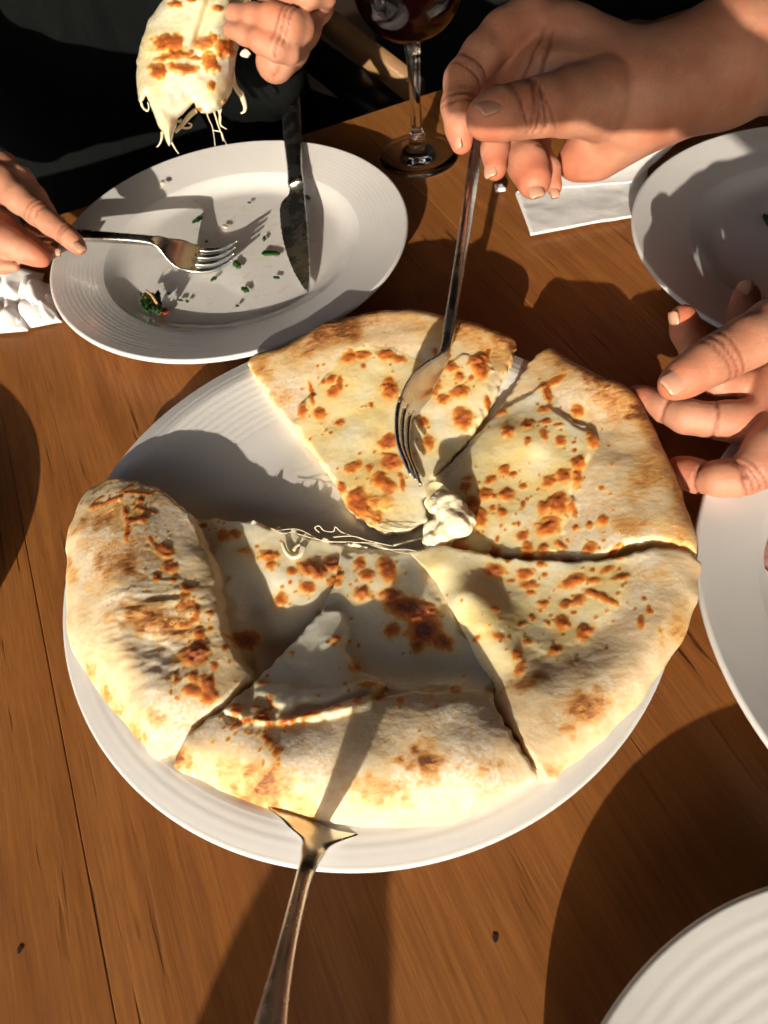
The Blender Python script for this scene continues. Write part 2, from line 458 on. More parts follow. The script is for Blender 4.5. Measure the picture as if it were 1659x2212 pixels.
BLISTERS = {
'A':[(-4.3,235.7,3.9,3.2,-146.0,1.0),(1.9,235.4,3.3,2.6,-178.0,1.0),(12.0,232.5,4.8,2.8,147.0,1.0),(17.4,229.4,3.3,2.1,164.0,1.0),(-23.1,220.7,6.8,1.0,92.0,1.0),(-28.0,212.3,3.8,2.2,91.0,1.0),(-20.6,209.1,3.3,2.7,105.0,1.0),(-13.6,225.4,2.5,1.9,-131.0,1.0),(-17.3,225.1,1.7,1.2,94.0,1.0),(-13.4,218.5,2.9,2.7,-128.0,1.0),(-10.3,221.8,3.9,1.5,86.0,1.0),(1.2,229.0,1.4,1.0,90.0,1.0),(11.1,214.1,5.4,3.6,81.0,1.0),(1.8,207.4,1.5,1.1,90.0,1.0),(-12.6,201.9,2.2,2.0,-137.0,1.0),(-16.9,197.6,0.9,0.7,117.0,1.0),(-29.9,194.3,3.0,1.6,84.0,1.0),(6.7,187.5,4.6,3.4,-158.0,1.0),(6.1,177.7,4.5,4.2,141.0,1.0),(-9.6,178.1,4.1,2.3,-157.0,1.0),(-15.7,169.0,2.6,2.2,100.0,1.0),(-8.8,164.8,2.3,2.1,118.0,1.0),(0.2,169.5,3.5,2.9,92.0,1.0),(-3.1,175.8,1.9,1.5,91.0,1.0),(3.0,166.1,3.6,3.2,97.0,1.0),(-9.9,161.4,6.2,5.0,93.0,1.0),(-12.7,154.9,3.7,3.3,137.0,1.0),(-2.8,160.0,2.9,2.6,150.0,0.6),(-3.0,153.4,2.9,2.5,153.0,0.6),(9.0,166.7,3.6,1.0,89.0,1.0),(8.8,170.5,1.4,1.1,87.0,1.0),(1.4,159.2,3.5,3.2,99.0,0.5),(-6.9,156.4,3.7,3.4,136.0,0.6),(21.9,194.4,2.6,2.1,87.0,1.0),(22.5,184.1,3.4,2.2,82.0,1.0),(29.3,212.2,5.9,3.6,75.0,1.0),(38.8,226.8,1.7,1.5,86.0,1.0),(38.8,220.3,3.9,2.3,132.0,1.0),(41.2,214.0,2.7,2.2,83.0,1.0),(32.2,203.9,2.7,2.3,-169.0,1.0),(39.7,206.0,3.9,3.2,-170.0,1.0),(38.6,192.9,5.2,4.1,88.0,1.0),(50.3,198.7,2.6,1.4,78.0,1.0),(51.7,219.7,5.6,3.6,74.0,1.0),(56.0,224.5,3.2,1.2,59.0,1.0),(50.9,214.1,4.4,3.1,79.0,1.0),(49.6,221.3,3.2,2.3,166.0,1.0),(31.2,205.2,1.6,1.2,83.0,1.0),(33.6,229.8,2.9,1.0,80.0,1.0),(29.8,220.1,1.6,1.5,132.0,1.0),(46.0,211.8,1.5,1.1,80.0,1.0),(15.6,201.1,1.5,1.4,108.0,1.0)],
'B':[(38.8,226.9,1.8,1.6,90.0,1.0),(79.4,201.4,4.8,2.2,-169.0,1.0),(73.9,200.2,1.8,1.7,59.0,1.0),(74.8,195.3,5.1,1.7,84.0,1.0),(83.5,182.9,3.1,2.6,72.0,1.0),(71.4,187.3,2.6,2.0,171.0,1.0),(54.6,193.3,2.5,2.0,169.0,1.0),(62.7,181.3,3.0,2.6,-152.0,1.0),(54.6,180.3,3.7,2.5,86.0,1.0),(67.3,173.8,2.9,1.5,86.0,1.0),(69.9,180.3,2.0,1.6,173.0,1.0),(72.7,169.4,2.6,1.9,70.0,1.0),(60.5,172.5,2.1,1.2,75.0,1.0),(84.4,165.3,3.1,2.3,67.0,1.0),(74.0,177.2,1.6,0.9,169.0,1.0),(76.4,162.9,1.0,0.8,68.0,1.0),(84.3,169.1,1.2,1.0,-176.0,1.0),(49.1,162.4,2.5,2.2,72.0,1.0),(42.9,159.6,2.6,1.6,-147.0,1.0),(39.6,153.3,2.7,2.4,172.0,1.0),(47.3,151.3,3.2,3.0,-175.0,1.0),(51.7,159.8,1.5,1.2,171.0,1.0),(54.1,153.3,1.5,1.2,172.0,1.0),(42.7,151.7,1.2,1.1,-147.0,1.0),(52.1,145.5,2.1,0.9,75.0,1.0),(64.0,152.3,3.2,2.6,59.0,1.0),(69.5,152.7,3.4,2.6,68.0,1.0),(76.2,156.8,3.0,2.6,57.0,1.0),(74.2,151.2,4.4,1.9,73.0,1.0),(64.2,141.7,4.6,3.7,67.0,1.0),(59.2,141.8,2.8,2.6,54.0,1.0),(68.7,138.9,2.0,1.8,55.0,1.0),(58.5,133.6,4.6,3.8,-159.0,1.0),(69.1,136.5,1.3,0.9,69.0,1.0),(48.8,132.3,2.2,1.9,179.0,1.0),(44.0,143.8,2.5,1.7,86.0,1.0),(40.7,146.4,1.1,1.1,-161.0,1.0),(48.6,137.4,0.9,0.6,74.0,1.0),(35.5,143.6,4.6,2.3,78.0,1.0),(42.3,138.1,0.7,0.6,73.0,1.0),(33.9,150.6,2.8,2.7,76.0,1.0),(32.8,158.7,2.3,2.0,168.0,1.0),(34.7,162.1,1.6,1.2,168.0,1.0),(67.9,130.9,1.4,1.3,53.0,1.0),(72.6,130.4,1.6,1.3,63.0,1.0),(77.4,130.4,2.5,1.9,-137.0,1.0),(63.7,126.8,0.7,0.6,64.0,1.0),(61.0,125.1,2.5,1.3,144.0,1.0),(54.4,125.1,2.4,1.6,72.0,1.0),(48.8,124.9,4.3,2.0,75.0,1.0),(37.8,128.3,2.2,2.0,63.0,1.0),(70.2,121.2,2.4,2.2,45.0,1.0),(24.9,132.5,3.9,3.3,79.0,1.0),(29.3,128.6,1.5,1.5,71.0,1.0),(41.0,124.6,1.1,0.7,171.0,1.0),(56.8,119.1,1.5,1.0,173.0,1.0),(78.0,118.5,2.7,0.7,-157.0,1.0),(80.9,144.0,1.1,0.9,-170.0,1.0),(39.7,133.2,1.3,0.7,76.0,1.0),(81.4,124.3,0.5,0.4,59.0,1.0)],
'C':[(35.4,119.3,3.5,2.5,157.0,1.0),(45.4,115.8,2.8,2.3,176.0,1.0),(45.8,111.6,3.1,1.8,158.0,1.0),(52.2,114.1,1.1,1.0,-178.0,1.0),(51.9,118.3,1.4,1.0,173.0,1.0),(78.5,114.6,1.8,1.4,-173.0,1.0),(73.0,110.7,2.6,1.1,-166.0,1.0),(67.9,111.6,1.0,0.8,179.0,1.0),(60.8,109.2,4.6,2.1,-171.0,1.0),(67.4,107.6,2.7,1.2,171.0,1.0),(75.9,106.5,2.9,1.1,-177.0,1.0),(60.1,101.8,2.6,1.7,-150.0,1.0),(55.8,101.5,1.8,1.6,-147.0,1.0),(65.9,102.7,3.6,1.4,140.0,1.0),(69.1,99.4,3.6,1.2,133.0,1.0),(45.7,108.4,1.4,0.9,173.0,1.0),(31.7,102.7,1.4,1.2,179.0,1.0),(48.9,103.1,1.9,1.4,-139.0,1.0),(52.6,95.1,2.6,2.3,57.0,1.0),(54.3,93.7,1.3,1.1,-178.0,1.0),(80.5,92.4,1.8,1.0,83.0,1.0),(76.4,88.7,2.6,1.1,69.0,1.0),(59.8,90.5,2.6,1.8,176.0,1.0),(43.7,99.0,1.3,0.8,147.0,1.0),(40.4,114.2,1.4,0.6,170.0,1.0),(39.2,96.4,1.8,0.7,-157.0,1.0),(57.5,97.7,1.0,0.6,173.0,1.0),(34.9,85.1,1.9,1.5,58.0,1.0),(34.7,80.4,2.8,1.4,53.0,1.0),(47.7,85.4,2.8,1.5,-156.0,1.0),(39.7,89.8,1.5,0.8,172.0,1.0),(30.6,92.7,2.4,1.0,159.0,1.0),(23.8,94.2,1.2,0.8,172.0,1.0),(25.2,75.8,0.9,0.9,52.0,1.0),(22.2,79.3,0.7,0.6,99.0,1.0),(22.8,75.3,0.8,0.7,72.0,1.0),(15.8,102.8,1.6,0.8,170.0,1.0),(18.1,98.6,1.2,0.8,171.0,1.0),(58.1,89.5,2.6,1.8,68.0,1.0)],
'D':[(-57.6,75.3,0.9,0.7,134.0,1.0),(-56.6,75.9,1.1,0.9,119.0,1.0),(-55.6,76.4,1.2,0.9,160.0,1.0),(-54.6,76.9,0.9,0.7,132.0,1.0),(-53.2,76.8,1.1,0.9,117.0,1.0),(-51.8,76.7,1.2,0.9,160.0,1.0),(-50.4,76.6,0.9,0.8,132.0,1.0),(-49.2,76.9,1.1,0.9,116.0,1.0),(-48.0,77.2,1.2,0.9,161.0,1.0),(-46.8,77.5,0.9,0.8,131.0,1.0),(-46.3,75.9,1.1,0.9,115.0,1.0),(-45.8,74.3,1.1,0.9,133.0,1.0),(-47.1,70.5,1.2,1.0,135.0,1.0),(-45.7,68.8,1.5,1.3,118.0,1.0),(-44.3,67.2,1.2,1.0,137.0,1.0),(-43.3,64.8,1.4,1.3,139.0,1.0),(-56.3,80.5,1.8,1.2,164.0,1.0),(-48.2,89.7,1.4,1.1,156.0,1.0),(-45.4,83.0,1.4,1.1,100.0,1.0),(-38.5,99.1,0.8,0.7,117.0,1.0),(-48.0,78.3,1.5,1.2,160.0,1.0),(-50.3,81.0,1.5,0.7,168.0,1.0),(-56.9,83.0,2.4,0.6,170.0,1.0),(-39.9,74.3,2.9,1.2,-170.0,1.0),(-32.7,75.2,2.6,1.1,-170.0,1.0),(-23.8,76.4,1.5,0.9,169.0,1.0),(-23.1,102.5,1.4,1.2,108.0,1.0),(-11.9,132.7,3.1,2.0,87.0,1.0),(-9.8,127.6,3.0,2.3,164.0,1.0),(-12.6,120.6,3.3,2.6,-166.0,1.0),(-2.3,128.6,5.4,3.0,98.0,1.2),(-2.4,117.9,3.9,2.2,168.0,1.2),(0.6,111.5,6.0,3.4,135.0,1.3),(5.5,109.9,7.2,4.1,146.0,1.4),(6.8,102.0,5.4,5.0,84.0,1.4),(12.2,96.9,4.4,2.6,136.0,1.3),(4.1,97.0,2.7,2.5,86.0,1.2),(-3.7,103.8,2.8,2.4,165.0,1.0),(-21.1,129.0,3.8,2.7,90.0,0.8),(-17.8,90.9,2.6,1.8,87.0,0.8),(-22.9,102.4,1.6,1.3,66.0,1.0),(-38.5,99.4,0.8,0.6,153.0,1.0),(-13.3,82.5,3.6,1.5,165.0,0.8),(13.4,77.1,2.1,1.7,76.0,1.0),(5.4,75.4,1.2,0.5,80.0,1.0),(-10.3,77.7,2.3,1.2,-174.0,1.0),(-4.7,75.3,1.5,1.2,83.0,1.0),(-17.5,77.4,1.7,1.2,55.0,1.0)],
'E':[(-114.1,173.8,1.3,0.9,117.0,1.0),(-112.5,173.6,1.6,1.1,112.0,1.0),(-110.9,173.4,1.5,1.1,138.0,1.0),(-109.3,173.2,1.7,1.0,106.0,1.0),(-107.7,173.0,1.3,0.9,116.0,1.0),(-106.4,173.2,1.6,1.1,111.0,1.0),(-105.1,173.3,1.5,1.1,137.0,1.0),(-103.8,173.5,1.7,1.0,105.0,1.0),(-102.5,173.7,1.5,1.1,122.0,1.0),(-101.1,173.9,1.6,1.1,115.0,1.0),(-113.8,174.6,0.7,0.5,117.0,1.0),(-113.4,175.6,0.9,0.6,112.0,1.0),(-112.9,176.5,0.7,0.5,117.0,1.0),(-112.3,176.8,0.9,0.6,112.0,1.0),(-111.6,177.1,0.9,0.6,137.0,1.0),(-111.0,177.4,1.0,0.6,106.0,1.0),(-110.3,177.6,0.9,0.6,122.0,1.0),(-109.7,177.9,0.9,0.6,116.0,1.0),(-101.4,176.7,1.0,0.7,115.0,1.0),(-100.5,177.3,1.2,0.8,110.0,1.0),(-99.7,177.9,1.2,0.9,136.0,1.0),(-98.8,178.4,1.3,0.8,104.0,1.0),(-98.0,179.0,1.2,0.9,120.0,1.0),(-97.1,179.6,1.2,0.9,114.0,1.0),(-99.8,175.9,0.7,0.5,115.0,1.0),(-99.1,175.8,0.9,0.6,110.0,1.0),(-98.3,175.6,0.9,0.6,136.0,1.0),(-97.5,175.4,1.0,0.6,104.0,1.0),(-96.8,175.2,0.9,0.6,121.0,1.0),(-96.0,175.0,0.7,0.5,114.0,1.0),(-95.3,174.9,0.9,0.6,109.0,1.0),(-94.5,174.7,0.9,0.6,137.0,1.0),(-93.8,174.5,1.0,0.6,103.0,1.0),(-93.0,174.3,0.9,0.6,120.0,1.0),(-92.2,174.1,0.7,0.5,114.0,1.0),(-91.5,173.9,0.9,0.6,109.0,1.0),(-90.7,173.8,0.8,0.6,137.0,1.0),(-90.0,173.6,1.0,0.6,102.0,1.0),(-89.2,173.4,0.9,0.6,120.0,1.0),(-88.5,173.2,0.9,0.6,113.0,1.0),(-98.8,167.6,1.1,0.8,116.0,1.0),(-98.3,165.9,1.5,1.0,111.0,1.0),(-97.8,164.2,1.4,1.0,139.0,1.0),(-97.3,162.6,1.5,0.9,104.0,1.0),(-96.8,160.9,1.4,1.0,123.0,1.0),(-96.3,159.3,1.1,0.8,117.0,1.0),(-96.3,157.7,1.4,1.0,111.0,1.0),(-96.2,156.2,1.3,1.0,141.0,1.0),(-96.2,154.7,1.5,0.9,105.0,1.0),(-96.2,153.2,1.3,1.0,125.0,1.0),(-96.1,151.6,1.3,1.0,118.0,1.0),(-94.0,167.1,0.8,0.6,115.0,1.0),(-93.0,166.7,1.1,0.7,110.0,1.0),(-92.1,166.2,1.0,0.8,138.0,1.0),(-91.2,165.7,1.1,0.7,103.0,1.0),(-90.2,165.3,1.0,0.8,121.0,1.0),(-89.3,164.8,0.8,0.6,114.0,1.0),(-88.3,164.4,1.1,0.7,109.0,1.0),(-87.4,163.9,1.0,0.8,139.0,1.0),(-86.5,163.4,1.0,0.8,114.0,1.0),(-87.6,151.7,0.8,0.6,116.0,1.0),(-87.1,150.7,1.0,0.7,110.0,1.0),(-86.6,149.6,1.0,0.7,142.0,1.0),(-86.1,148.6,1.0,0.7,103.0,1.0),(-85.6,147.6,1.0,0.7,117.0,1.0),(-76.3,121.1,1.1,0.8,120.0,1.0),(-75.0,121.3,1.4,1.0,112.0,1.0),(-73.7,121.6,1.3,1.0,149.0,1.0),(-72.3,121.8,1.4,1.0,102.0,1.0),(-71.0,122.0,1.1,0.9,119.0,1.0),(-70.3,120.7,1.3,1.0,111.0,1.0),(-69.6,119.3,1.3,1.0,150.0,1.0),(-69.0,118.0,1.0,0.8,120.0,1.0),(-69.8,116.7,1.3,1.0,112.0,1.0),(-70.7,115.4,1.3,1.0,151.0,1.0),(-71.5,114.2,1.0,0.8,121.0,1.0),(-73.1,114.1,1.3,1.0,113.0,1.0),(-74.7,114.0,1.3,1.0,122.0,1.0),(-75.9,96.6,0.6,0.5,127.0,1.0),(-75.9,95.8,0.7,0.6,118.0,1.0),(-75.9,95.0,0.7,0.5,154.0,1.0),(-75.8,94.3,0.7,0.5,106.0,1.0),(-75.8,93.5,0.7,0.6,139.0,1.0),(-75.8,92.7,0.7,0.6,129.0,1.0),(-95.0,160.7,2.0,1.6,138.0,1.0),(-90.7,160.8,2.3,1.7,115.0,1.0),(-92.8,170.9,1.9,1.4,114.0,1.0),(-82.0,145.7,3.6,2.9,129.0,1.0),(-80.0,138.1,3.1,2.5,133.0,1.0),(-78.4,132.4,1.4,0.9,161.0,1.0),(-84.2,134.2,2.0,1.3,105.0,1.0),(-73.2,128.4,2.4,1.6,160.0,1.0),(-73.8,125.5,2.1,1.3,162.0,1.0),(-65.0,117.3,1.5,1.0,159.0,1.0),(-68.8,109.5,2.8,1.8,99.0,1.0),(-65.0,111.6,1.1,0.9,120.0,1.0),(-60.1,103.9,1.3,1.1,122.0,1.0),(-68.7,104.0,3.9,2.6,161.0,1.0),(-70.6,101.6,5.0,3.4,173.0,1.0),(-70.1,94.3,2.0,1.5,107.0,1.0),(-66.0,91.7,3.0,2.4,112.0,1.0),(-70.3,89.9,3.2,1.8,165.0,1.0),(-65.4,87.8,2.9,2.4,146.0,1.0),(-63.6,97.5,1.4,1.2,125.0,1.0),(-58.9,99.0,0.8,0.6,104.0,1.0),(-83.4,124.2,0.6,0.5,121.0,1.0),(-55.3,109.6,4.8,3.2,175.0,1.3),(-42.4,124.3,2.5,2.2,125.0,1.0),(-32.0,126.5,2.7,2.1,160.0,1.0),(-37.2,134.1,2.1,1.4,163.0,1.0),(-38.2,129.6,0.8,0.7,141.0,1.0),(-62.5,154.4,3.0,2.4,146.0,1.0),(-58.2,154.5,2.3,1.9,132.0,1.0),(-70.4,159.9,1.6,1.0,161.0,1.0),(-45.8,142.9,4.4,2.3,154.0,0.8),(-45.2,138.8,2.1,1.6,159.0,1.0),(-54.8,146.3,2.9,1.8,163.0,0.6),(-30.4,134.4,4.1,3.1,161.0,1.0),(-22.5,135.3,3.5,3.1,147.0,1.1),(-21.5,127.2,3.1,2.6,154.0,1.1),(-27.2,132.2,3.2,2.7,102.0,1.1)],
}
TOAST = {
'A':[(-11.1,254.1,12.8,7.6,-179.0,1.0),(-0.4,256.7,7.2,6.1,142.0,0.7),(47.6,240.0,6.6,4.9,164.0,0.7),(66.7,231.7,7.1,4.8,77.0,0.9),(-36.8,221.5,5.2,4.2,143.0,0.5),(-45.1,242.1,7.4,5.0,99.0,0.6),(53.2,234.9,4.1,3.6,161.0,0.5),(-23.5,249.4,10.8,5.9,-144.0,0.4),(26.4,250.2,8.5,6.2,161.0,0.25),(57.5,224.2,6.9,4.8,78.0,0.5),(-2.7,155.6,10.7,7.7,164.0,0.25)],
'B':[(87.2,205.7,7.2,5.6,119.0,0.6),(84.2,220.4,5.3,3.8,146.0,0.7),(96.2,184.7,8.3,6.5,125.0,0.7),(109.8,178.3,7.5,4.8,56.0,1.4),(94.5,195.6,7.1,3.2,122.0,1.0),(102.7,186.7,4.9,3.3,132.0,0.8),(98.0,144.4,8.9,3.9,-144.0,0.55),(86.2,125.5,4.6,4.0,37.0,0.5),(98.8,125.7,4.2,2.6,175.0,0.35),(89.5,207.7,11.1,3.3,124.0,0.6),(100.8,164.0,6.2,5.1,-177.0,0.2),(101.2,174.6,7.8,4.3,170.0,0.4)],
'C':[(35.0,75.7,4.8,2.3,-167.0,0.7),(50.6,64.7,5.4,3.8,-155.0,0.9),(30.0,74.7,3.5,2.4,174.0,0.3),(87.1,84.6,4.1,3.3,-158.0,0.5),(84.1,104.9,5.4,3.1,174.0,0.25),(92.8,91.0,4.6,3.1,59.0,0.3),(41.3,42.1,3.5,2.0,175.0,0.4),(37.6,49.6,3.6,2.1,175.0,0.3)],
'D':[(-49.7,56.8,6.1,4.2,165.0,0.9),(0.4,55.5,5.2,3.2,172.0,1.0),(18.3,52.0,3.6,1.8,172.0,0.5),(-14.6,50.0,5.8,2.8,171.0,0.55),(-7.7,46.9,2.2,1.4,171.0,0.5),(-37.3,50.7,3.7,2.7,166.0,0.4),(-76.5,70.5,4.6,2.1,151.0,0.9),(-58.6,63.2,4.7,2.9,166.0,0.4)],
'E':[(-107.0,165.7,8.7,4.9,175.0,0.8),(-112.5,155.6,4.7,3.1,152.0,0.4),(-96.5,142.8,8.3,6.0,150.0,0.9),(-84.0,117.1,9.2,4.0,157.0,0.9),(-118.2,144.4,2.7,1.9,123.0,0.6),(-121.8,150.7,3.4,1.7,104.0,0.5),(-103.4,96.1,3.3,2.5,131.0,0.6),(-91.1,81.0,3.2,2.3,112.0,0.7),(-99.2,90.3,2.6,1.8,156.0,0.5),(-108.9,105.5,2.8,1.9,153.0,0.5),(-82.2,83.2,2.3,1.7,150.0,0.6),(-110.6,186.5,4.9,2.7,160.0,0.4),(-102.3,137.5,6.0,4.3,148.0,0.4)],
}
OUTLINE = {
'A':[(-51.1,246.7,'c'),(-48.2,253.3,'r'),(-32.3,255.3,'r'),(-14.0,264.1,'r'),(3.9,264.8,'r'),(23.7,262.6,'r'),(42.3,255.3,'r'),(57.7,245.0,'r'),(69.7,234.2,'r'),(70.0,229.0,'c'),(65.7,219.5,'c'),(59.2,209.4,'c'),(51.7,198.2,'c'),(42.3,186.6,'c'),(34.1,179.1,'c'),(26.2,172.9,'c'),(20.1,165.4,'c'),(15.9,157.0,'c'),(16.4,149.7,'c'),(7.7,146.0,'c'),(-1.3,146.6,'c'),(-7.7,152.7,'c'),(-14.1,161.1,'c'),(-18.4,174.8,'c'),(-23.2,184.8,'c'),(-30.0,200.4,'c'),(-39.0,217.8,'c')],
'B':[(78.8,222.8,'c'),(84.3,224.3,'r'),(92.4,210.1,'r'),(100.7,198.3,'r'),(109.1,188.3,'r'),(111.5,173.5,'r'),(110.9,156.7,'r'),(109.9,140.0,'r'),(108.7,127.2,'r'),(105.7,111.6,'c'),(99.2,114.8,'c'),(90.9,118.7,'c'),(81.7,118.7,'c'),(72.1,117.0,'c'),(58.3,121.0,'c'),(42.6,125.9,'c'),(26.8,133.0,'c'),(18.9,137.8,'c'),(17.6,145.5,'c'),(18.9,158.6,'c'),(22.6,168.8,'c'),(30.2,173.7,'c'),(38.3,181.1,'c'),(47.9,189.7,'c'),(56.8,198.9,'c'),(65.0,208.5,'c'),(72.2,216.9,'c')],
'C':[(6.2,136.1,'c'),(21.4,132.2,'c'),(42.1,123.8,'c'),(65.3,116.4,'c'),(77.9,114.8,'c'),(89.6,115.6,'c'),(97.3,114.2,'c'),(106.3,109.5,'r'),(102.4,101.8,'r'),(98.3,94.1,'r'),(91.4,84.9,'r'),(82.8,76.5,'r'),(70.1,66.2,'r'),(53.4,55.7,'r'),(38.2,47.6,'c'),(34.3,47.1,'c'),(31.0,54.3,'c'),(27.4,63.5,'c'),(25.1,71.6,'c'),(23.8,81.4,'s'),(21.0,95.9,'s'),(14.1,120.4,'s')],
'D':[(-18.2,139.7,'c'),(-7.4,140.1,'c'),(8.8,135.8,'s'),(18.7,119.2,'s'),(24.6,94.6,'s'),(26.5,81.0,'s'),(24.2,71.4,'c'),(26.3,63.6,'c'),(29.6,54.5,'c'),(32.3,47.9,'c'),(8.4,40.3,'r'),(-5.5,40.5,'r'),(-15.2,41.9,'r'),(-33.1,46.0,'r'),(-44.2,50.3,'r'),(-55.6,55.4,'r'),(-65.8,61.4,'r'),(-73.3,65.8,'r'),(-78.8,70.8,'c'),(-73.7,75.4,'c'),(-66.9,80.8,'c'),(-61.0,83.1,'c'),(-50.1,92.3,'c'),(-39.6,103.0,'c'),(-27.6,115.5,'s'),(-21.6,126.5,'s')],
'E':[(-116.3,189.7,'c'),(-106.6,188.4,'c'),(-86.4,177.4,'c'),(-75.1,164.4,'c'),(-65.0,163.1,'c'),(-48.8,158.4,'c'),(-34.7,151.5,'c'),(-24.4,146.8,'c'),(-7.4,139.5,'c'),(-15.3,133.0,'c'),(-20.2,126.9,'c'),(-29.0,116.0,'c'),(-41.4,104.6,'c'),(-50.1,93.7,'c'),(-62.0,84.5,'c'),(-68.5,80.8,'c'),(-74.6,74.6,'c'),(-83.8,71.9,'c'),(-90.7,79.2,'r'),(-97.7,88.1,'r'),(-107.6,100.4,'r'),(-116.8,115.0,'r'),(-121.5,132.1,'r'),(-123.5,147.8,'r'),(-124.7,158.0,'r'),(-124.1,175.0,'r'),(-120.4,187.7,'r')],
}
HEIGHTS = {
'A':[(-14.1,253.3,24.0),(-45.6,244.7,20.0),(22.2,249.7,25.0),(55.1,233.5,24.0),(6.0,240.6,24.0),(65.5,224.1,22.0),(-7.0,221.4,21.0),(10.4,200.0,19.0),(-19.4,203.0,17.0),(39.4,196.3,19.0),(51.2,205.4,21.0),(-0.9,149.1,13.0),(14.1,162.7,15.0),(-38.5,220.0,18.0),(-22.8,187.7,16.0),(-11.8,163.3,15.0),(14.0,185.4,17.0),(27.8,176.7,15.0),(30.0,221.6,21.0),(-32.9,236.2,21.0),(-13.1,186.1,17.0),(12.1,151.0,13.0),(-7.2,156.3,14.0)],
'B':[(82.4,218.4,23.0),(107.2,169.9,26.0),(102.8,111.4,25.0),(94.6,187.9,26.0),(57.8,190.6,18.0),(62.1,170.9,22.0),(51.0,178.3,19.0),(72.6,168.7,22.0),(51.0,162.2,18.0),(39.5,151.6,17.0),(57.4,151.4,18.5),(68.1,158.7,21.0),(81.3,155.8,24.0),(93.0,169.9,24.0),(89.1,142.3,25.0),(105.2,149.2,26.0),(82.4,121.7,24.0),(96.7,121.5,26.0),(56.7,128.4,18.0),(70.0,134.2,21.0),(27.2,135.0,15.0),(19.1,148.9,14.0),(30.1,168.1,16.0),(71.9,200.7,21.0),(83.5,187.6,23.5),(86.4,204.9,24.5),(43.1,128.3,16.0)],
'C':[(99.7,102.1,23.0),(88.2,80.3,23.0),(70.5,64.0,23.0),(45.2,50.8,22.0),(34.5,47.2,22.0),(59.2,74.9,25.0),(42.1,65.9,25.0),(29.8,74.2,24.0),(30.1,63.6,24.5),(52.4,101.4,20.3),(37.6,106.0,20.0),(31.8,116.6,19.5),(70.0,107.8,22.5),(48.1,115.5,19.5),(9.3,131.9,16.5),(15.8,124.3,20.5),(21.5,110.2,22.8),(25.3,97.8,23.2),(31.4,87.4,23.6),(27.9,81.5,22.0),(37.8,87.8,22.0),(55.6,86.3,22.2),(78.4,109.4,23.5),(89.5,110.1,25.0),(78.2,87.4,25.5),(15.6,114.2,17.3),(20.2,97.4,18.0),(23.9,82.8,19.5),(85.2,98.3,25.0),(65.2,92.7,22.6)],
'D':[(-53.8,55.9,20.0),(-31.8,46.6,20.5),(-5.0,41.3,20.5),(22.8,44.0,21.0),(-66.4,63.1,21.0),(-70.1,70.0,23.5),(-43.4,60.6,27.5),(-16.5,52.6,27.0),(10.7,52.1,27.5),(27.6,53.2,23.5),(-65.9,80.3,23.5),(-55.2,76.1,24.5),(-40.5,74.2,25.0),(-19.8,76.0,25.0),(0.8,75.9,25.0),(15.2,74.4,25.0),(23.2,71.1,24.0),(24.4,63.7,25.0),(-15.1,64.5,27.0),(6.0,63.9,27.0),(-36.2,65.8,27.0),(-49.9,92.2,20.0),(-28.3,116.4,16.5),(-20.4,113.1,15.8),(-37.4,99.1,18.3),(-28.3,90.2,20.0),(-13.3,84.4,21.0),(-43.5,85.6,22.0),(1.7,83.7,19.5),(13.6,81.7,19.5),(3.0,92.9,16.5),(-3.0,106.3,16.0),(13.4,97.4,17.5),(-12.1,98.9,16.5),(-0.5,124.5,16.0),(-14.7,135.4,15.5),(6.0,133.9,15.0),(-13.1,119.4,15.5),(12.1,118.2,16.3),(18.5,118.2,16.9),(21.1,97.8,17.6),(25.3,83.1,19.1),(21.3,82.1,19.3),(-28.6,79.7,23.0),(-6.2,79.8,23.0),(-24.5,102.4,17.3)],
'E':[(-113.5,184.5,22.0),(-103.8,179.5,26.0),(-88.4,171.8,26.0),(-75.8,159.6,24.0),(-117.5,162.3,24.0),(-117.2,142.2,23.0),(-113.9,122.6,23.0),(-106.5,104.3,22.0),(-96.4,90.2,20.5),(-85.1,73.7,19.0),(-75.3,75.8,21.5),(-100.8,156.5,28.0),(-88.8,158.7,27.5),(-98.3,133.4,29.0),(-82.8,141.4,27.0),(-95.4,116.7,28.5),(-74.2,132.5,26.0),(-76.6,115.8,27.0),(-87.9,108.1,25.5),(-93.2,104.8,27.5),(-82.9,93.1,28.0),(-72.9,101.5,27.0),(-67.1,107.7,26.0),(-69.6,88.3,26.5),(-63.2,84.7,25.0),(-68.1,94.2,27.0),(-88.0,87.1,25.5),(-77.5,81.2,24.5),(-68.0,139.8,25.0),(-67.0,151.1,23.0),(-62.9,131.3,24.5),(-59.6,115.9,24.3),(-57.3,103.3,24.3),(-51.0,92.9,22.0),(-61.0,93.8,25.0),(-55.7,134.7,19.5),(-52.9,121.6,18.0),(-50.0,106.6,18.0),(-47.0,99.2,18.0),(-39.8,115.5,18.0),(-41.8,131.6,20.5),(-31.6,131.6,20.5),(-32.8,139.9,20.5),(-58.7,146.6,21.0),(-49.7,153.3,21.0),(-20.7,140.6,19.0),(-25.8,121.8,19.0),(-18.1,132.0,19.0)],
}
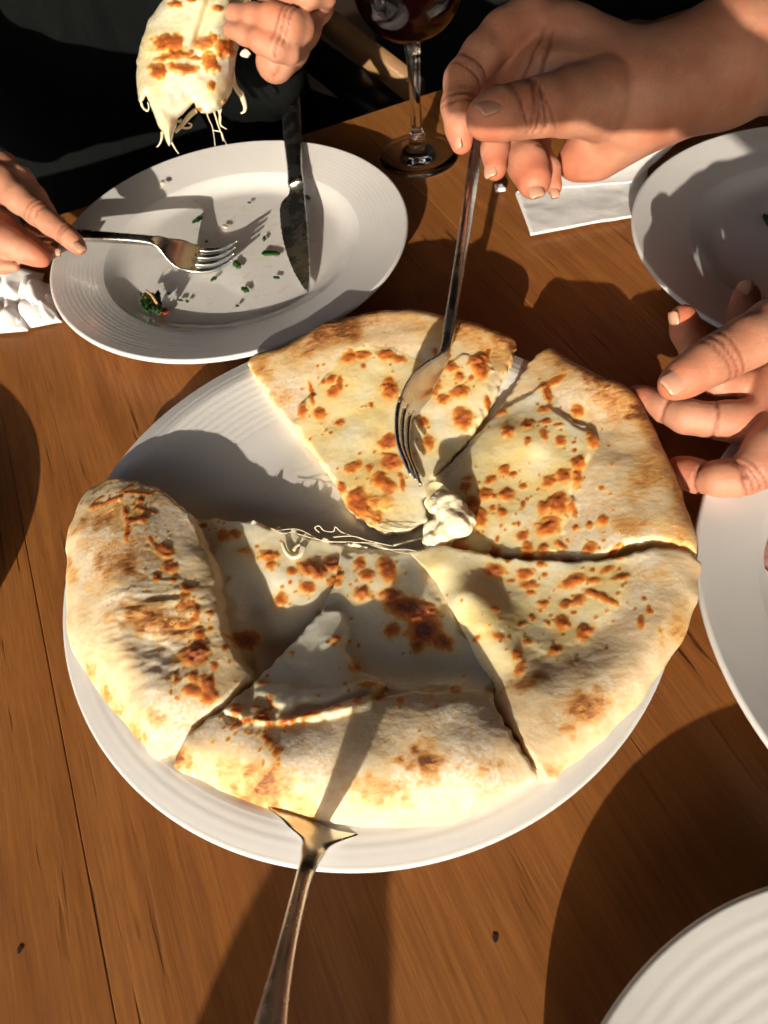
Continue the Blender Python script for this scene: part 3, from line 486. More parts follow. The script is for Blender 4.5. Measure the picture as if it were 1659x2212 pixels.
LAYERS = {
'D':[([(-50.5,93.0),(-40.0,103.7),(-27.8,115.5),(-20.8,114.4),(-19.0,108.1),(-21.5,99.0),(-18.2,89.8),(-9.0,83.4),(-14.6,74.6),(-38.5,74.0),(-53.4,76.4),(-62.4,83.2)],2.2,0.9),([(-71.5,81.6),(-63.9,82.7),(-56.4,76.5),(-38.5,74.8),(-29.4,76.0),(-20.3,77.7),(0.8,77.7),(15.6,76.5),(25.6,73.0),(40.4,57.7),(20.6,34.4),(-32.7,36.2),(-73.7,55.0),(-84.5,70.4)],1.6,0.9),([(-62.4,84.8),(-50.6,90.7),(-37.8,86.7),(-22.7,83.2),(-13.5,84.2),(-9.3,80.7),(-20.2,78.6),(-38.4,76.2),(-56.4,77.7),(-68.5,83.4)],0.5,0.7)],
'E':[([(-76.6,170.4),(-64.4,165.7),(1.4,135.7),(-28.3,109.8),(-47.7,88.6),(-50.5,92.8),(-56.0,101.6),(-60.2,110.6),(-62.5,124.1),(-63.9,136.0),(-69.7,151.4)],-4.8,1.0)],
'B':[([(54.2,194.8),(73.5,200.0),(74.8,185.8),(80.3,175.7),(86.6,166.7),(81.2,159.5),(72.9,150.3),(69.1,139.7),(62.5,129.9),(57.0,115.4),(8.3,124.5),(13.1,154.7),(34.9,173.5)],0.8,0.8)],
}
CHEESE = {
'A':[(-30.8,210.0),(-28.0,215.7),(-17.3,227.1),(-7.9,236.6),(4.2,239.9),(19.3,233.9),(30.4,224.4),(38.6,223.4),(53.6,224.7),(55.4,214.0),(50.1,200.3),(34.7,172.8),(19.3,159.5),(16.0,140.4),(-2.0,137.6),(-22.2,167.8),(-37.2,203.3)],
'B':[(54.7,196.6),(74.2,201.8),(75.5,187.5),(81.0,177.3),(87.4,168.3),(82.0,161.0),(73.6,151.6),(69.7,140.9),(63.1,131.1),(59.6,123.9),(40.9,119.6),(12.6,130.8),(15.0,155.8),(35.2,175.1)],
'C':[(4.7,135.3),(42.0,124.2),(73.4,116.4),(79.8,110.4),(71.7,95.6),(56.7,88.0),(45.1,85.0),(33.6,82.1),(24.5,75.7),(19.6,81.3),(18.0,96.4),(12.3,119.1)],
'D':[(-28.0,117.1),(-19.3,138.9),(6.4,135.0),(27.5,78.4),(24.3,75.0),(8.5,79.2),(-20.2,80.8),(-38.7,78.5),(-50.6,85.1),(-51.0,94.0)],
'E':[(-63.1,164.6),(-5.4,138.3),(-28.6,109.9),(-50.8,90.7),(-59.7,124.7),(-64.9,145.4)],
}
# ---------------------------------------------------------------- the cheese bread, cut in five
def plate_z(x, y):
    r = np.hypot(x - PC[0], y - PC[1])
    q = np.clip((r - 0.0576) / (PR - 0.0576), 0, 1.05)
    return 0.0088 + 0.0075 * q ** 1.5 + 0.0004

def rbf_fit(P):
    P = np.array(P, float) / 1000
    x, z = P[:, :2], P[:, 2]
    d = np.hypot(x[:, None, 0] - x[None, :, 0], x[:, None, 1] - x[None, :, 1]) * 100
    def k(r): return np.where(r > 1e-9, r * r * np.log(np.maximum(r, 1e-9)), 0) 
    n = len(P)
    A = np.zeros((n + 3, n + 3)); A[:n, :n] = k(d) + np.eye(n) * 0.02
    A[:n, n] = A[n, :n] = 1; A[:n, n + 1:] = x * 100; A[n + 1:, :n] = (x * 100).T
    w = np.linalg.solve(A, np.concatenate([z, np.zeros(3)]))
    def ev(X, Y):
        o = w[n] + w[n + 1] * X * 100 + w[n + 2] * Y * 100
        for i in range(n):
            o = o + w[i] * k(np.hypot(X - x[i, 0], Y - x[i, 1]) * 100)
        return o
    return ev

def seg_dist(X, Y, a, b):
    ab = b - a; L = ab @ ab + 1e-12
    t = np.clip(((X - a[0]) * ab[0] + (Y - a[1]) * ab[1]) / L, 0, 1)
    qx = a[0] + t * ab[0]; qy = a[1] + t * ab[1]
    return np.hypot(X - qx, Y - qy), qx, qy

def in_poly(X, Y, P):
    c = np.zeros(X.shape, bool)
    n = len(P)
    for i in range(n):
        (x1, y1), (x2, y2) = P[i], P[(i + 1) % n]
        s = ((y1 > Y) != (y2 > Y))
        c ^= s & (X < (x2 - x1) * (Y - y1) / (y2 - y1 + 1e-15) + x1)
    return c

def soft_poly(X, Y, P, w):
    d = np.full(X.shape, 1.0)
    for i in range(len(P)):
        d = np.minimum(d, seg_dist(X, Y, P[i], P[(i + 1) % len(P)])[0])
    d = np.where(in_poly(X, Y, P), d, -d)
    return np.clip(0.5 + d / (2 * w), 0, 1), d

def ell(X, Y, e, warp=0.35, seed=0):
    cx, cy, a, b, ang, lv = e
    cx, cy, a, b = cx / 1000, cy / 1000, max(a, 0.5) / 1000, max(b, 0.45) / 1000
    m = np.hypot(X - cx, Y - cy) < 3.4 * a + 0.001
    x, y = X[m] - cx, Y[m] - cy
    c, s = math.cos(math.radians(ang)), math.sin(math.radians(ang))
    u = (c * x + s * y) / a; v = (-s * x + c * y) / b
    r = np.hypot(u, v) + warp * noise2(X[m], Y[m], max(0.0011, 0.55 * b), seed) * 0.8
    return m, r, lv

def smooth01(t):
    t = np.clip(t, 0, 1); return t * t * (3 - 2 * t)

def bread_piece(key, label, res=0.0006):
    rng = random.Random(key)
    # outline subdivided, each stretch with its own small unevenness
    raw = OUTLINE[key]; pts, kinds = [], []
    n = len(raw)
    P0 = np.array([(a, b) for a, b, _ in raw]) / 1000
    for i in range(n):
        a, b = P0[i], P0[(i + 1) % n]; k = raw[i][2]
        pa, pb = P0[i - 1], P0[(i + 2) % n]
        m = max(1, int(np.hypot(*(b - a)) / 0.0012))
        for j in range(m):
            t = j / m
            if k == 'r':   # crust: Catmull-Rom so that it stays round
                q = 0.5 * ((2 * a) + (b - pa) * t + (2 * pa - 5 * a + 4 * b - pb) * t * t + (3 * a - pa - 3 * b + pb) * t ** 3)
            else: q = a + (b - a) * t
            pts.append(q); kinds.append(k)
    pts = np.array(pts)
    T = np.roll(pts, -1, 0) - np.roll(pts, 1, 0); T /= np.linalg.norm(T, axis=1)[:, None] + 1e-9
    nr = np.c_[T[:, 1], -T[:, 0]]
    amp = np.array([{'c': 0.00065, 's': 0.0001, 'r': 0.0006}[k] for k in kinds])
    sc = {'c': 0.0022, 'r': 0.007, 's': 0.01}
    jit = np.array([noise2(p[0], p[1], sc[k], 5) + 0.5 * noise2(p[0], p[1], 0.0011, 9) * (k == 'c') for p, k in zip(pts, kinds)])
    pts = pts + nr * (amp * jit)[:, None]
    lo, hi = pts.min(0) - 0.002, pts.max(0) + 0.002
    nx, ny = int((hi[0] - lo[0]) / res) + 1, int((hi[1] - lo[1]) / res) + 1
    X, Y = np.meshgrid(lo[0] + np.arange(nx) * res, lo[1] + np.arange(ny) * res, indexing='ij')
    ins = in_poly(X, Y, pts)
    D = {k: np.full(X.shape, 1.0) for k in 'crs'}
    bx, by, bd = X.copy(), Y.copy(), np.full(X.shape, 1.0)
    for i in range(len(pts)):
        d, qx, qy = seg_dist(X, Y, pts[i], pts[(i + 1) % len(pts)])
        D[kinds[i]] = np.minimum(D[kinds[i]], d)
        m = d < bd; bx[m], by[m] = qx[m], qy[m]; bd = np.minimum(bd, d)
    use = ins & (bd > 0.25 * res)
    cell = use[:-1, :-1] | use[1:, :-1] | use[:-1, 1:] | use[1:, 1:]
    keep = np.zeros(X.shape, bool)
    for dx in (0, 1):
        for dy in (0, 1): keep[dx:nx - 1 + dx, dy:ny - 1 + dy] |= cell
    far = keep & ~use & (bd > 1.6 * res) & ~ins
    snap = keep & ~use
    X = np.where(snap, bx, X); Y = np.where(snap, by, Y)
    for k in D: D[k] = np.where(snap, np.where(D[k] <= bd + 1e-9, 0, D[k]), D[k])
    idx = np.full((nx, ny), -1); idx[keep] = np.arange(keep.sum())
    q = np.stack([idx[:-1, :-1], idx[1:, :-1], idx[1:, 1:], idx[:-1, 1:]], -1)[cell]
    x, y = X[keep], Y[keep]; dc, dr, ds = D['c'][keep], D['r'][keep], D['s'][keep]
    z = rbf_fit(HEIGHTS[key])(x, y)
    zb = plate_z(x, y)
    chz, chd = soft_poly(x, y, np.array(CHEESE[key]) / 1000 + 0, 0.0022)
    chd = chd + 0.0018 * noise2(x, y, 0.005, 3) + 0.0008 * noise2(x, y, 0.0018, 4)
    chz = smooth01(0.5 + chd / (0.011 if key == 'C' else 0.0036))
    # dough: folds and blisters of the crust; cheese: runny lumps
    dough = 1 - chz
    z = z + dough * (0.0007 * fbm(x, y, 0.024, 2, 41) + 0.00022 * fbm(x, y, 0.011, 2, 1) + 0.00005 * fbm(x + 0.3 * y, y * 1.7, 0.0032, 3, 2))
    z = z + chz * (0.0004 * fbm(x, y, 0.014, 2, 6) + 0.00005 * fbm(x, y, 0.0018, 2, 8)) + (0.0001 if key == 'C' else 0.0006) * smooth01(chd / 0.002 + 0.5)
    if key == 'E':   # wrinkled patch of the left crust
        wx = np.exp(-(((x + 0.083) / 0.020) ** 2 + ((y - 0.115) / 0.022) ** 2))
        z = z + wx * 0.00042 * fbm(x * 0.6, y * 1.6, 0.0042, 3, 12)
    for P_, dz, w_ in LAYERS.get(key, ()):
        q_, d_ = soft_poly(x, y, np.array(P_) / 1000, 0.001)
        d_ = d_ + 0.0007 * noise2(x, y, 0.004, 14) + 0.0003 * noise2(x, y, 0.0015, 15)
        z = z + dz / 1000 * smooth01(0.5 + d_ / (2 * w_ / 1000))
    toast = np.zeros_like(x); blis = np.zeros_like(x)
    for i, e in enumerate(TOAST[key]):
        m, r, lv = ell(x, y, e[:2] + (e[2] * 1.35, e[3] * 1.35) + e[4:], 0.6, i)
        toast[m] = np.maximum(toast[m], 1.05 * lv * smooth01((1.75 - r) / 1.7))
    near = [(e[0] + rng.gauss(0, 4.5), e[1] + rng.gauss(0, 4.5), rng.uniform(.35, .9), rng.uniform(.3, .7), rng.uniform(0, 180), rng.uniform(.35, .95)) for e in BLISTERS[key] for _ in range(2)]
    for i, e in enumerate(BLISTERS[key] + near):
        m, r, lv = ell(x, y, e, 0.28, i + 40)
        f = smooth01((1.55 - r) / 1.3)
        size = min(e[2], e[3]) / 1000
        hh = min(0.0009, 0.0002 + 0.22 * size)
        z[m] += hh * np.sqrt(np.clip(1.05 - r, 0, 1)) * (0.75 + 0.5 * noise2(x[m], y[m], 0.0013, i))
        if lv >= 1.0 or i < len(BLISTERS[key]): blis[m] = np.maximum(blis[m], 0.13 * smooth01((3.2 - r) / 2.4) * chz[m])
        blis[m] = np.maximum(blis[m], f * lv * (0.66 + 0.12 * rng.random()))
    # general oven colour along the crust
    tb = {'A': 0.80, 'B': 0.55, 'C': 0.10, 'D': 0.10, 'E': 0.10}[key] * np.clip(1.2 - dr / 0.02, 0, 1) * (0.7 + 0.6 * noise2(x, y, 0.009, 51)) * dough
    toast = np.maximum(toast, tb)
    toast = np.maximum(toast, 0.16 * np.clip(noise2(x, y, 0.011, 21) + 0.1, 0, 1) * dough)
    toast = np.clip(toast, 0, 1.2) * (1 - 0.7 * chz)
    flour = np.clip(0.38 + fbm(x, y, 0.016, 3, 31), 0, 1) * dough * np.clip(dr / 0.012, 0, 1) * np.clip(1.0 - toast * 1.2, 0, 1)
    # edges: round crust, sharp cut, none where the cheese runs on
    Rc = 0.0085
    tr = np.clip(dr / Rc, 0, 1); fr = 0.20 + 0.80 * np.sqrt(np.clip(1 - (1 - tr) ** 2, 0, 1))
    tcut = np.clip(dc / 0.0016, 0, 1); fc = 0.80 + 0.20 * np.sqrt(np.clip(1 - (1 - tcut) ** 2, 0, 1))
    z = np.maximum(z, zb + 0.0022)
    z = zb + (z - zb) * fr * fc
    crumb = np.zeros_like(x)
    v = np.c_[x, y, z]
    # walls: open boundary edges pulled down to the plate
    e = np.concatenate([q[:, [0, 1]], q[:, [1, 2]], q[:, [2, 3]], q[:, [3, 0]]])
    es = np.sort(e, 1); key_ = es[:, 0] * (len(x) + 1) + es[:, 1]
    _, inv, cnt = np.unique(key_, return_inverse=True, return_counts=True)
    be = e[cnt[inv] == 1]
    bv = np.unique(be); mp = {int(a): i for i, a in enumerate(bv)}
    levels = 4
    rings = []
    jx = noise2(v[bv, 0], v[bv, 1], 0.0016, 77)
    for l in range(1, levels + 1):
        t = l / levels
        zz = v[bv, 2] * (1 - t) + zb[bv] * t
        cen = v[bv, :2].mean(0)
        out = (v[bv, :2] - cen); out /= np.linalg.norm(out, axis=1)[:, None]
        pull = 0.0007 * math.sin(math.pi * t) * noise2(v[bv, 0] + l, v[bv, 1], 0.0018, 60 + l) - 0.0012 * t
        rings.append(np.c_[v[bv, :2] + out * pull[:, None], zz])
    base = len(v); nb = len(bv)
    V = np.concatenate([v] + rings)
    F = [q]
    a = np.array([mp[int(i)] for i in be[:, 0]]); b = np.array([mp[int(i)] for i in be[:, 1]])
    prev_a, prev_b = be[:, 0], be[:, 1]
    for l in range(levels):
        ca, cb = base + l * nb + a, base + l * nb + b
        F.append(np.stack([prev_b, prev_a, ca, cb], -1)); prev_a, prev_b = ca, cb
    F = np.concatenate(F)
    iscut = (dr[bv] > 0.0012).astype(float)
    def ext(arr, f): return np.concatenate([arr] + [f] * levels)
    att = dict(toast=ext(toast, toast[bv] * 0.4 + 0.10 * (1 - iscut)), blister=ext(blis, blis[bv] * 0.3), cheese=ext(chz, chz[bv] * 0.6),
               flour=ext(flour, flour[bv] * 0.3), pale=ext(chz * {'D': 1.0, 'E': 0.6}.get(key, 0.0), chz[bv] * 0), crumb=ext(crumb, iscut * 0.8))
    o = mesh_obj('bread_slice', V, F, M['bread'], None, True, att)
    c = V[:, :2].mean(0)
    o.data.transform(Matrix.Translation((-c[0], -c[1], -0.006))); o.location = (c[0], c[1], 0.006)
    return tag(o, label, 'bread', 'slices of cheese bread on the large plate')

bread_piece('A', 'slice of cheese bread at the back of the large plate, under the raised fork')
bread_piece('B', 'slice of cheese bread with many brown blisters, held by the fingers at the right')
pc_ = bread_piece('C', 'slice of cheese bread with a long curved yellow fold, at the right front')
pd_ = bread_piece('D', 'folded slice of cheese bread on the serving spoon at the front')
pe_ = bread_piece('E', 'slice of cheese bread with a wrinkled floury crust at the left')
# ---------------------------------------------------------------- cutlery
def ring_section(wd, th, n=16, e=3.0, cup=0.0, cham=0.0):
    out = []
    for i in range(n):
        t = 2 * math.pi * i / n
        c, s = math.cos(t), math.sin(t)
        u = math.copysign(abs(c) ** (2 / e), c); v = math.copysign(abs(s) ** (2 / e), s)
        out.append((u * wd / 2, v * th / 2 + cup * u * u - cham * (v > 0) * abs(u) ** 3 * th * 0.5))
    return out

def ribbon(path, up, sections):
    """sweep closed sections along a path; sections[i] = list of (side, up) pairs"""
    P = np.array(path, float); up = np.array(up, float)
    V, F = [], []
    n = len(sections[0])
    for i, p in enumerate(P):
        t = P[min(i + 1, len(P) - 1)] - P[max(i - 1, 0)]; t /= np.linalg.norm(t)
        s = np.cross(t, up); s /= np.linalg.norm(s); u = np.cross(s, t)
        for a, b in sections[i]: V.append(p + a * s + b * u)
    for i in range(len(P) - 1):
        for j in range(n):
            a, b = i * n + j, i * n + (j + 1) % n
            F.append((a, b, b + n, a + n))
    F.append(tuple(range(n - 1, -1, -1))); F.append(tuple(range((len(P) - 1) * n, len(P) * n)))
    return V, F

def join(*parts):
    V, F = [], []
    for v, f in parts:
        o = len(V); V += [tuple(p) for p in v]; F += [tuple(i + o for i in q) for q in f]
    return V, F

def spline(pts, n):
    """Catmull-Rom through rows of numbers"""
    P = np.array(pts, float); m = len(P); out = []
    for i in range(n):
        t = (m - 1) * i / (n - 1); k = min(int(t), m - 2); t -= k
        a, b, c, d = P[max(k - 1, 0)], P[k], P[k + 1], P[min(k + 2, m - 1)]
        out.append(0.5 * (2 * b + (c - a) * t + (2 * a - 5 * b + 4 * c - d) * t * t + (3 * b - a - 3 * c + d) * t ** 3))
    return np.array(out)

def make_fork(name, root, handle_end, tip, up, label, arch=0.006, headw=0.021, headl=0.048):
    """fork along root..tip: a handle, an arched neck and head, four tines"""
    h, t = np.array(handle_end, float), np.array(tip, float)
    ax = t - h; L = np.linalg.norm(ax); ax /= L
    up = np.array(up, float); up -= ax * (up @ ax); up /= np.linalg.norm(up)
    side = np.cross(ax, up)
    def P(s, a=0, b=0): return h + ax * s + side * a + up * b
    # handle to head root: rows (s, up, width, thick)
    hs = L - headl
    rows = [(0, 0.0, 0.0100, 0.0022), (0.004, 0.0002, 0.0115, 0.0026), (hs * 0.35, 0.0012, 0.0086, 0.0034), (hs * 0.68, 0.002, 0.0056, 0.0042),
            (hs * 0.90, 0.0022, 0.0052, 0.0042), (hs, arch * 0.18, 0.0066, 0.0030), (hs + headl * 0.12, -arch * 0.25, 0.0130, 0.0020),
            (hs + headl * 0.24, -arch * 0.62, 0.0188, 0.0016), (hs + headl * 0.36, -arch * 0.85, headw, 0.0015), (hs + headl * 0.46, -arch * 0.95, headw, 0.0015)]
    R = spline(rows, 60)
    body = ribbon([P(r[0], 0, r[1]) for r in R], up, [ring_section(r[2], r[3], 20, 3.2 if r[0] < hs * 0.95 else 2.6, 0.0006 if r[0] > hs else 0) for r in R])
    parts = []
    for k in range(4):
        a0 = (k - 1.5) * headw * 0.262
        rows = [(hs + headl * 0.42, -arch * 0.93, a0, 0.0036), (hs + headl * 0.55, -arch * 0.98, a0, 0.0032), (hs + headl * 0.75, -arch * 0.75, a0 * 0.97, 0.0028), (hs + headl * 0.92, -arch * 0.25, a0 * 0.93, 0.0021), (L, 0, a0 * 0.9, 0.0009)]
        Q = spline(rows, 18)
        parts.append(ribbon([P(r[0], r[2], r[1] + 0.0001 * k) for r in Q], up, [ring_section(max(r[3], 0.0006), 0.0019 if r[0] < L - 0.004 else 0.0012, 10, 3) for r in Q]))
    root_o = empty(name, tuple(P(L * 0.5)), label, 'fork')
    mesh_obj('handle', *body, M['steel'], root_o)
    for v, f in parts: mesh_obj('tine', v, f, M['steel'], root_o)
    return root_o

# the fork held over the bread: tip at the slice, handle up in the fingers
make_fork('fork', None, pw(1046, 205, 0.335), at(903, 1042, 0.0195), tuple(0.86 * _R - 0.50 * _F),
          'steel fork held by the upright hand, its tines touching the back slice of bread', arch=0.0105, headw=0.020, headl=0.058)
# the fork on the left plate, held by the fingers at the left
make_fork('fork', None, pw(20, 500, 0.385), at(508, 542, 0.0165), (0.0, -0.25, 1.0),
          'steel fork held level over the herb strewn plate at the left', arch=0.0105, headw=0.0185, headl=0.044)

# the table knife on the left plate
kt, kh = at(655, 634, 0.0075), at(627, 216, 0.0215)
ax = kt - kh; KL = np.linalg.norm(ax); ax /= KL
kup = np.array([-0.25, -0.45, 0.86]); kup -= ax * (kup @ ax); kup /= np.linalg.norm(kup)
kroot = empty('table_knife', tuple((kt + kh) / 2), 'dark steel table knife with serrated blade lying across the herb strewn plate', 'knife')
kside = np.cross(ax, kup)
rows = [(0, 0.0112, 0.004), (0.003, 0.0130, 0.0055), (KL * 0.25, 0.0115, 0.0062), (KL * 0.42, 0.0095, 0.0062), (KL * 0.485, 0.0100, 0.0058), (KL * 0.50, 0.0085, 0.004)]
R = spline(rows, 30)
v, f = ribbon([kh + ax * r[0] for r in R], kup, [ring_section(r[1], r[2], 18, 2.8) for r in R])
mesh_obj('handle', v, f, M['steel'], kroot)
bl = [(0.495, -0.0040, 0.0045), (0.53, -0.0050, 0.0048), (0.555, -0.0095, 0.0049), (0.60, -0.0112, 0.0050), (0.70, -0.0108, 0.0051), (0.80, -0.0085, 0.0051), (0.90, -0.0045, 0.0048), (0.97, -0.0002, 0.0038), (1.0, 0.0022, 0.0028)]
R = spline(bl, 60); V = []; F = []
for i, r in enumerate(R):
    c = kh + ax * (r[0] * KL)
    ser = 0.00035 * (i % 2) if 0.6 < r[0] < 0.95 else 0
    lo_, hi_ = r[1] + ser, r[2]
    V += [c - kside * lo_ + kup * 0.0001, c - kside * hi_ + kup * 0.0007, c - kside * hi_ + kup * -0.0007]
V = np.array(V)
for i in range(len(R) - 1):
    for j in range(3): F.append((3 * i + j, 3 * i + (j + 1) % 3, 3 * i + 3 + (j + 1) % 3, 3 * i + 3 + j))
F += [(2, 1, 0), tuple(3 * (len(R) - 1) + k for k in range(3))]
mesh_obj('blade', V, F, M['steel'], kroot, smooth=False)

# the serving spoon under the front slice
s0, s1 = at(690, 1770, 0.0140), at(665, 1850, 0.0175)
def on_plate(px, py, dz):
    p = at(px, py, 0.015)
    for _ in range(6): p = at(px, py, float(plate_z(p[0], p[1])) + dz)
    return p
s_path = [(on_plate(712, 1640, .0008), 0.026, 0.0010, 0.0010), (on_plate(703, 1710, .0008), 0.0340, 0.0010, 0.0012), (on_plate(696, 1765, .0009), 0.0325, 0.0010, 0.0014),
          (on_plate(688, 1800, .0015), 0.0198, 0.0013, 0.0012), (on_plate(682, 1822, .0024), 0.0092, 0.0020, 0.0006), (on_plate(675, 1842, .0034), 0.0070, 0.0028, 0), (on_plate(667, 1866, .0044), 0.0054, 0.0032, 0),
          (at(655, 1900, 0.0230), 0.0048, 0.0034, 0), (at(630, 2000, 0.0310), 0.0050, 0.0034, 0), (at(603, 2120, 0.0400), 0.0062, 0.0030, 0),
          (at(580, 2240, 0.0480), 0.0084, 0.0028, 0), (at(560, 2370, 0.0550), 0.0128, 0.0026, 0), (at(550, 2440, 0.0580), 0.0125, 0.0024, 0), (at(548, 2455, 0.0586), 0.0090, 0.0018, 0)]
R = spline([(*p, w_, t_, c_) for p, w_, t_, c_ in s_path], 70)
v, f = ribbon([r[:3] for r in R], (0, -0.35, 1.0), [ring_section(r[3], r[4], 20, 2.6, r[5]) for r in R])
sp = empty('serving_spoon', tuple(at(668, 1858, 0.0195)), 'steel serving spoon with its bowl pushed under the front slice', 'spoon')
mesh_obj('handle', v, f, M['steel'], sp)

# ---------------------------------------------------------------- wine glass
gl = empty('wine_glass', (0.0575, 0.4325, 0), 'stemmed glass of red wine behind the plates, near the table edge', 'wine glass')
def gl_part(name, prof, mat, n=64):
    v, f = lathe(prof, n, closed=False)
    o = mesh_obj(name, v, f, mat); o.parent = gl; return o
foot = [(0.0003, 0.0012), (0.018, 0.0010), (0.0245, 0.0003), (0.0256, 0.0009), (0.0252, 0.0017), (0.020, 0.0030), (0.011, 0.0054), (0.0062, 0.0086), (0.0050, 0.0110), (0.0056, 0.0128), (0.0043, 0.0145),
        (0.0036, 0.0180), (0.0032, 0.030), (0.0033, 0.045), (0.0040, 0.058), (0.0050, 0.0655), (0.0062, 0.0685)]
bo = [(0.0062, 0.0685), (0.014, 0.0705), (0.022, 0.076), (0.0285, 0.086), (0.0310, 0.100), (0.0300, 0.118), (0.0265, 0.140), (0.0250, 0.150)]
bi = [(r - 0.0009 if i > 1 else r * 0.8, z + (0.0022 if i < 3 else 0.0)) for i, (r, z) in enumerate(bo)]
sb = spline(bo, 40).tolist(); si = spline(bi, 40).tolist()
gl_part('glass_body', foot + sb[1:] + [(0.0246, 0.1506)] + si[::-1] + [(0.0003, 0.0706)], M['glass'])
wine_prof = [(0.0003, 0.0711)] + [(max(0.0004, r + 0.0003), z - 0.0002) for r, z in si if z < 0.112]
wine_prof += [(0.0003, wine_prof[-1][1])]
gl_part('wine', wine_prof, M['wine'])

# ---------------------------------------------------------------- paper napkins
def sheet(name, quad_pts, zf, th, nu=40, nv=30, mat=None, label=None, cat='napkin', parent=None, roundf=0.0):
    """a cloth or paper sheet with thickness over a bilinear patch of table positions"""
    a, b, c, d = [np.array(p[:2]) for p in quad_pts]
    top = []
    for i in range(nu):
        for j in range(nv):
            u, v = i / (nu - 1), j / (nv - 1)
            p = (a * (1 - u) + b * u) * (1 - v) + (d * (1 - u) + c * u) * v
            top.append((p[0], p[1], zf(u, v, p)))
    top = np.array(top); bot = top.copy(); bot[:, 2] -= th
    F = []
    def I(i, j): return i * nv + j
    n = nu * nv
    for i in range(nu - 1):
        for j in range(nv - 1):
            F.append((I(i, j), I(i + 1, j), I(i + 1, j + 1), I(i, j + 1)))
            F.append((n + I(i, j + 1), n + I(i + 1, j + 1), n + I(i + 1, j), n + I(i, j)))
    per = [I(i, 0) for i in range(nu)] + [I(nu - 1, j) for j in range(1, nv)] + [I(i, nv - 1) for i in range(nu - 2, -1, -1)] + [I(0, j) for j in range(nv - 2, 0, -1)]
    for k in range(len(per)):
        p, q = per[k], per[(k + 1) % len(per)]
        F.append((p, n + p, n + q, q))
    o = mesh_obj(name, np.concatenate([top, bot]), F, mat or M['paper'], parent)
    return o

def nz(u, v, p): return 0.0042 + 0.0006 * noise2(p[0], p[1], 0.02, 3) + 0.0002 * noise2(p[0], p[1], 0.006, 4)
nk = empty('paper_napkin', tuple(at(1240, 450, 0.0)), 'folded white paper napkin under the upright hand, beside the shaded plate', 'napkin')
sheet('lower_fold', [at(1113, 416, .003), at(1146, 507, .003), at(1390, 462, .003), at(1400, 360, .003)], lambda u, v, p: float(nz(u, v, p)) - 0.001 , 0.0012, parent=nk)
def fold_z(u, v, p):
    return float(nz(u, v, p)) + 0.0005 + 0.010 * max(0, v - 0.25) * (1 - u) ** 0.8 + 0.004 * math.sin(math.pi * min(1, v * 1.2)) * (1 - u)
sheet('upper_fold', [at(1320, 290, .012), at(1116, 418, .004), at(1365, 398, .004), at(1470, 310, .006)], lambda u, v, p: 0.0052 + 0.0005 * float(noise2(p[0], p[1], 0.012, 8)) + 0.011 * (1 - u) ** 1.3 * (0.4 + 0.6 * math.sin(math.pi * v) + 0.0), 0.0006, parent=nk)
sheet('edge_strip', [at(1068, 400, .004), at(1071, 411, .004), at(1092, 409, .004), at(1085, 397, .004)], lambda u, v, p: 0.0045, 0.002, 6, 6, parent=nk)
cl = empty('cloth_napkin', tuple(at(1480, 290, 0.0)), 'white cloth folded loosely behind the forearm, between plate and table edge', 'napkin')
sheet('cloth', [at(1270, 372, .006), at(1390, 330, .006), at(1620, 235, .01), at(1560, 215, .01)], lambda u, v, p: 0.012 + 0.008 * math.sin(v * 5 + u) * math.sin(math.pi * u) + 0.001 * float(noise2(p[0], p[1], 0.01, 5)), 0.004, parent=cl)

# crumpled tissue at the left: several pinched folds of thin paper
ts = empty('crumpled_tissue', tuple(at(50, 655, 0.0)), 'crumpled white tissue lying under the fingers at the left edge', 'tissue')
rt_ = random.Random(21)
tq = [((-60, 600), (60, 585), (100, 640), (-40, 690), 0.012, 0), ((-30, 640), (70, 610), (132, 690), (20, 712), 0.009, 1), ((20, 600), (105, 600), (128, 665), (40, 690), 0.013, 2),
      ((-50, 660), (40, 640), (60, 712), (-30, 720), 0.011, 3), ((-20, 585), (90, 580), (80, 650), (10, 660), 0.017, 4), ((50, 650), (100, 630), (134, 696), (90, 700), 0.008, 5)]
for a_, b_, c_, d_, hz, sd in tq:
    def tz(u, v, p, hz=hz, sd=sd):
        w_ = math.sin(math.pi * u) ** 0.6 * math.sin(math.pi * v) ** 0.6
        fold = abs(math.sin(5.5 * u + 3.0 * v + sd * 1.7 + 1.2 * float(noise2(u * 2 + sd, v * 2, 1.0, 8))))
        return 0.0012 + 0.0004 * sd + 0.75 * hz * w_ * (0.35 + 0.65 * fold) + 0.0012 * w_ * float(noise2(p[0], p[1], 0.006, sd))
    sheet('fold', [at(*a_, 0.006), at(*b_, 0.006), at(*c_, 0.003), at(*d_, 0.003)], tz, 0.0005, 44, 40, parent=ts)

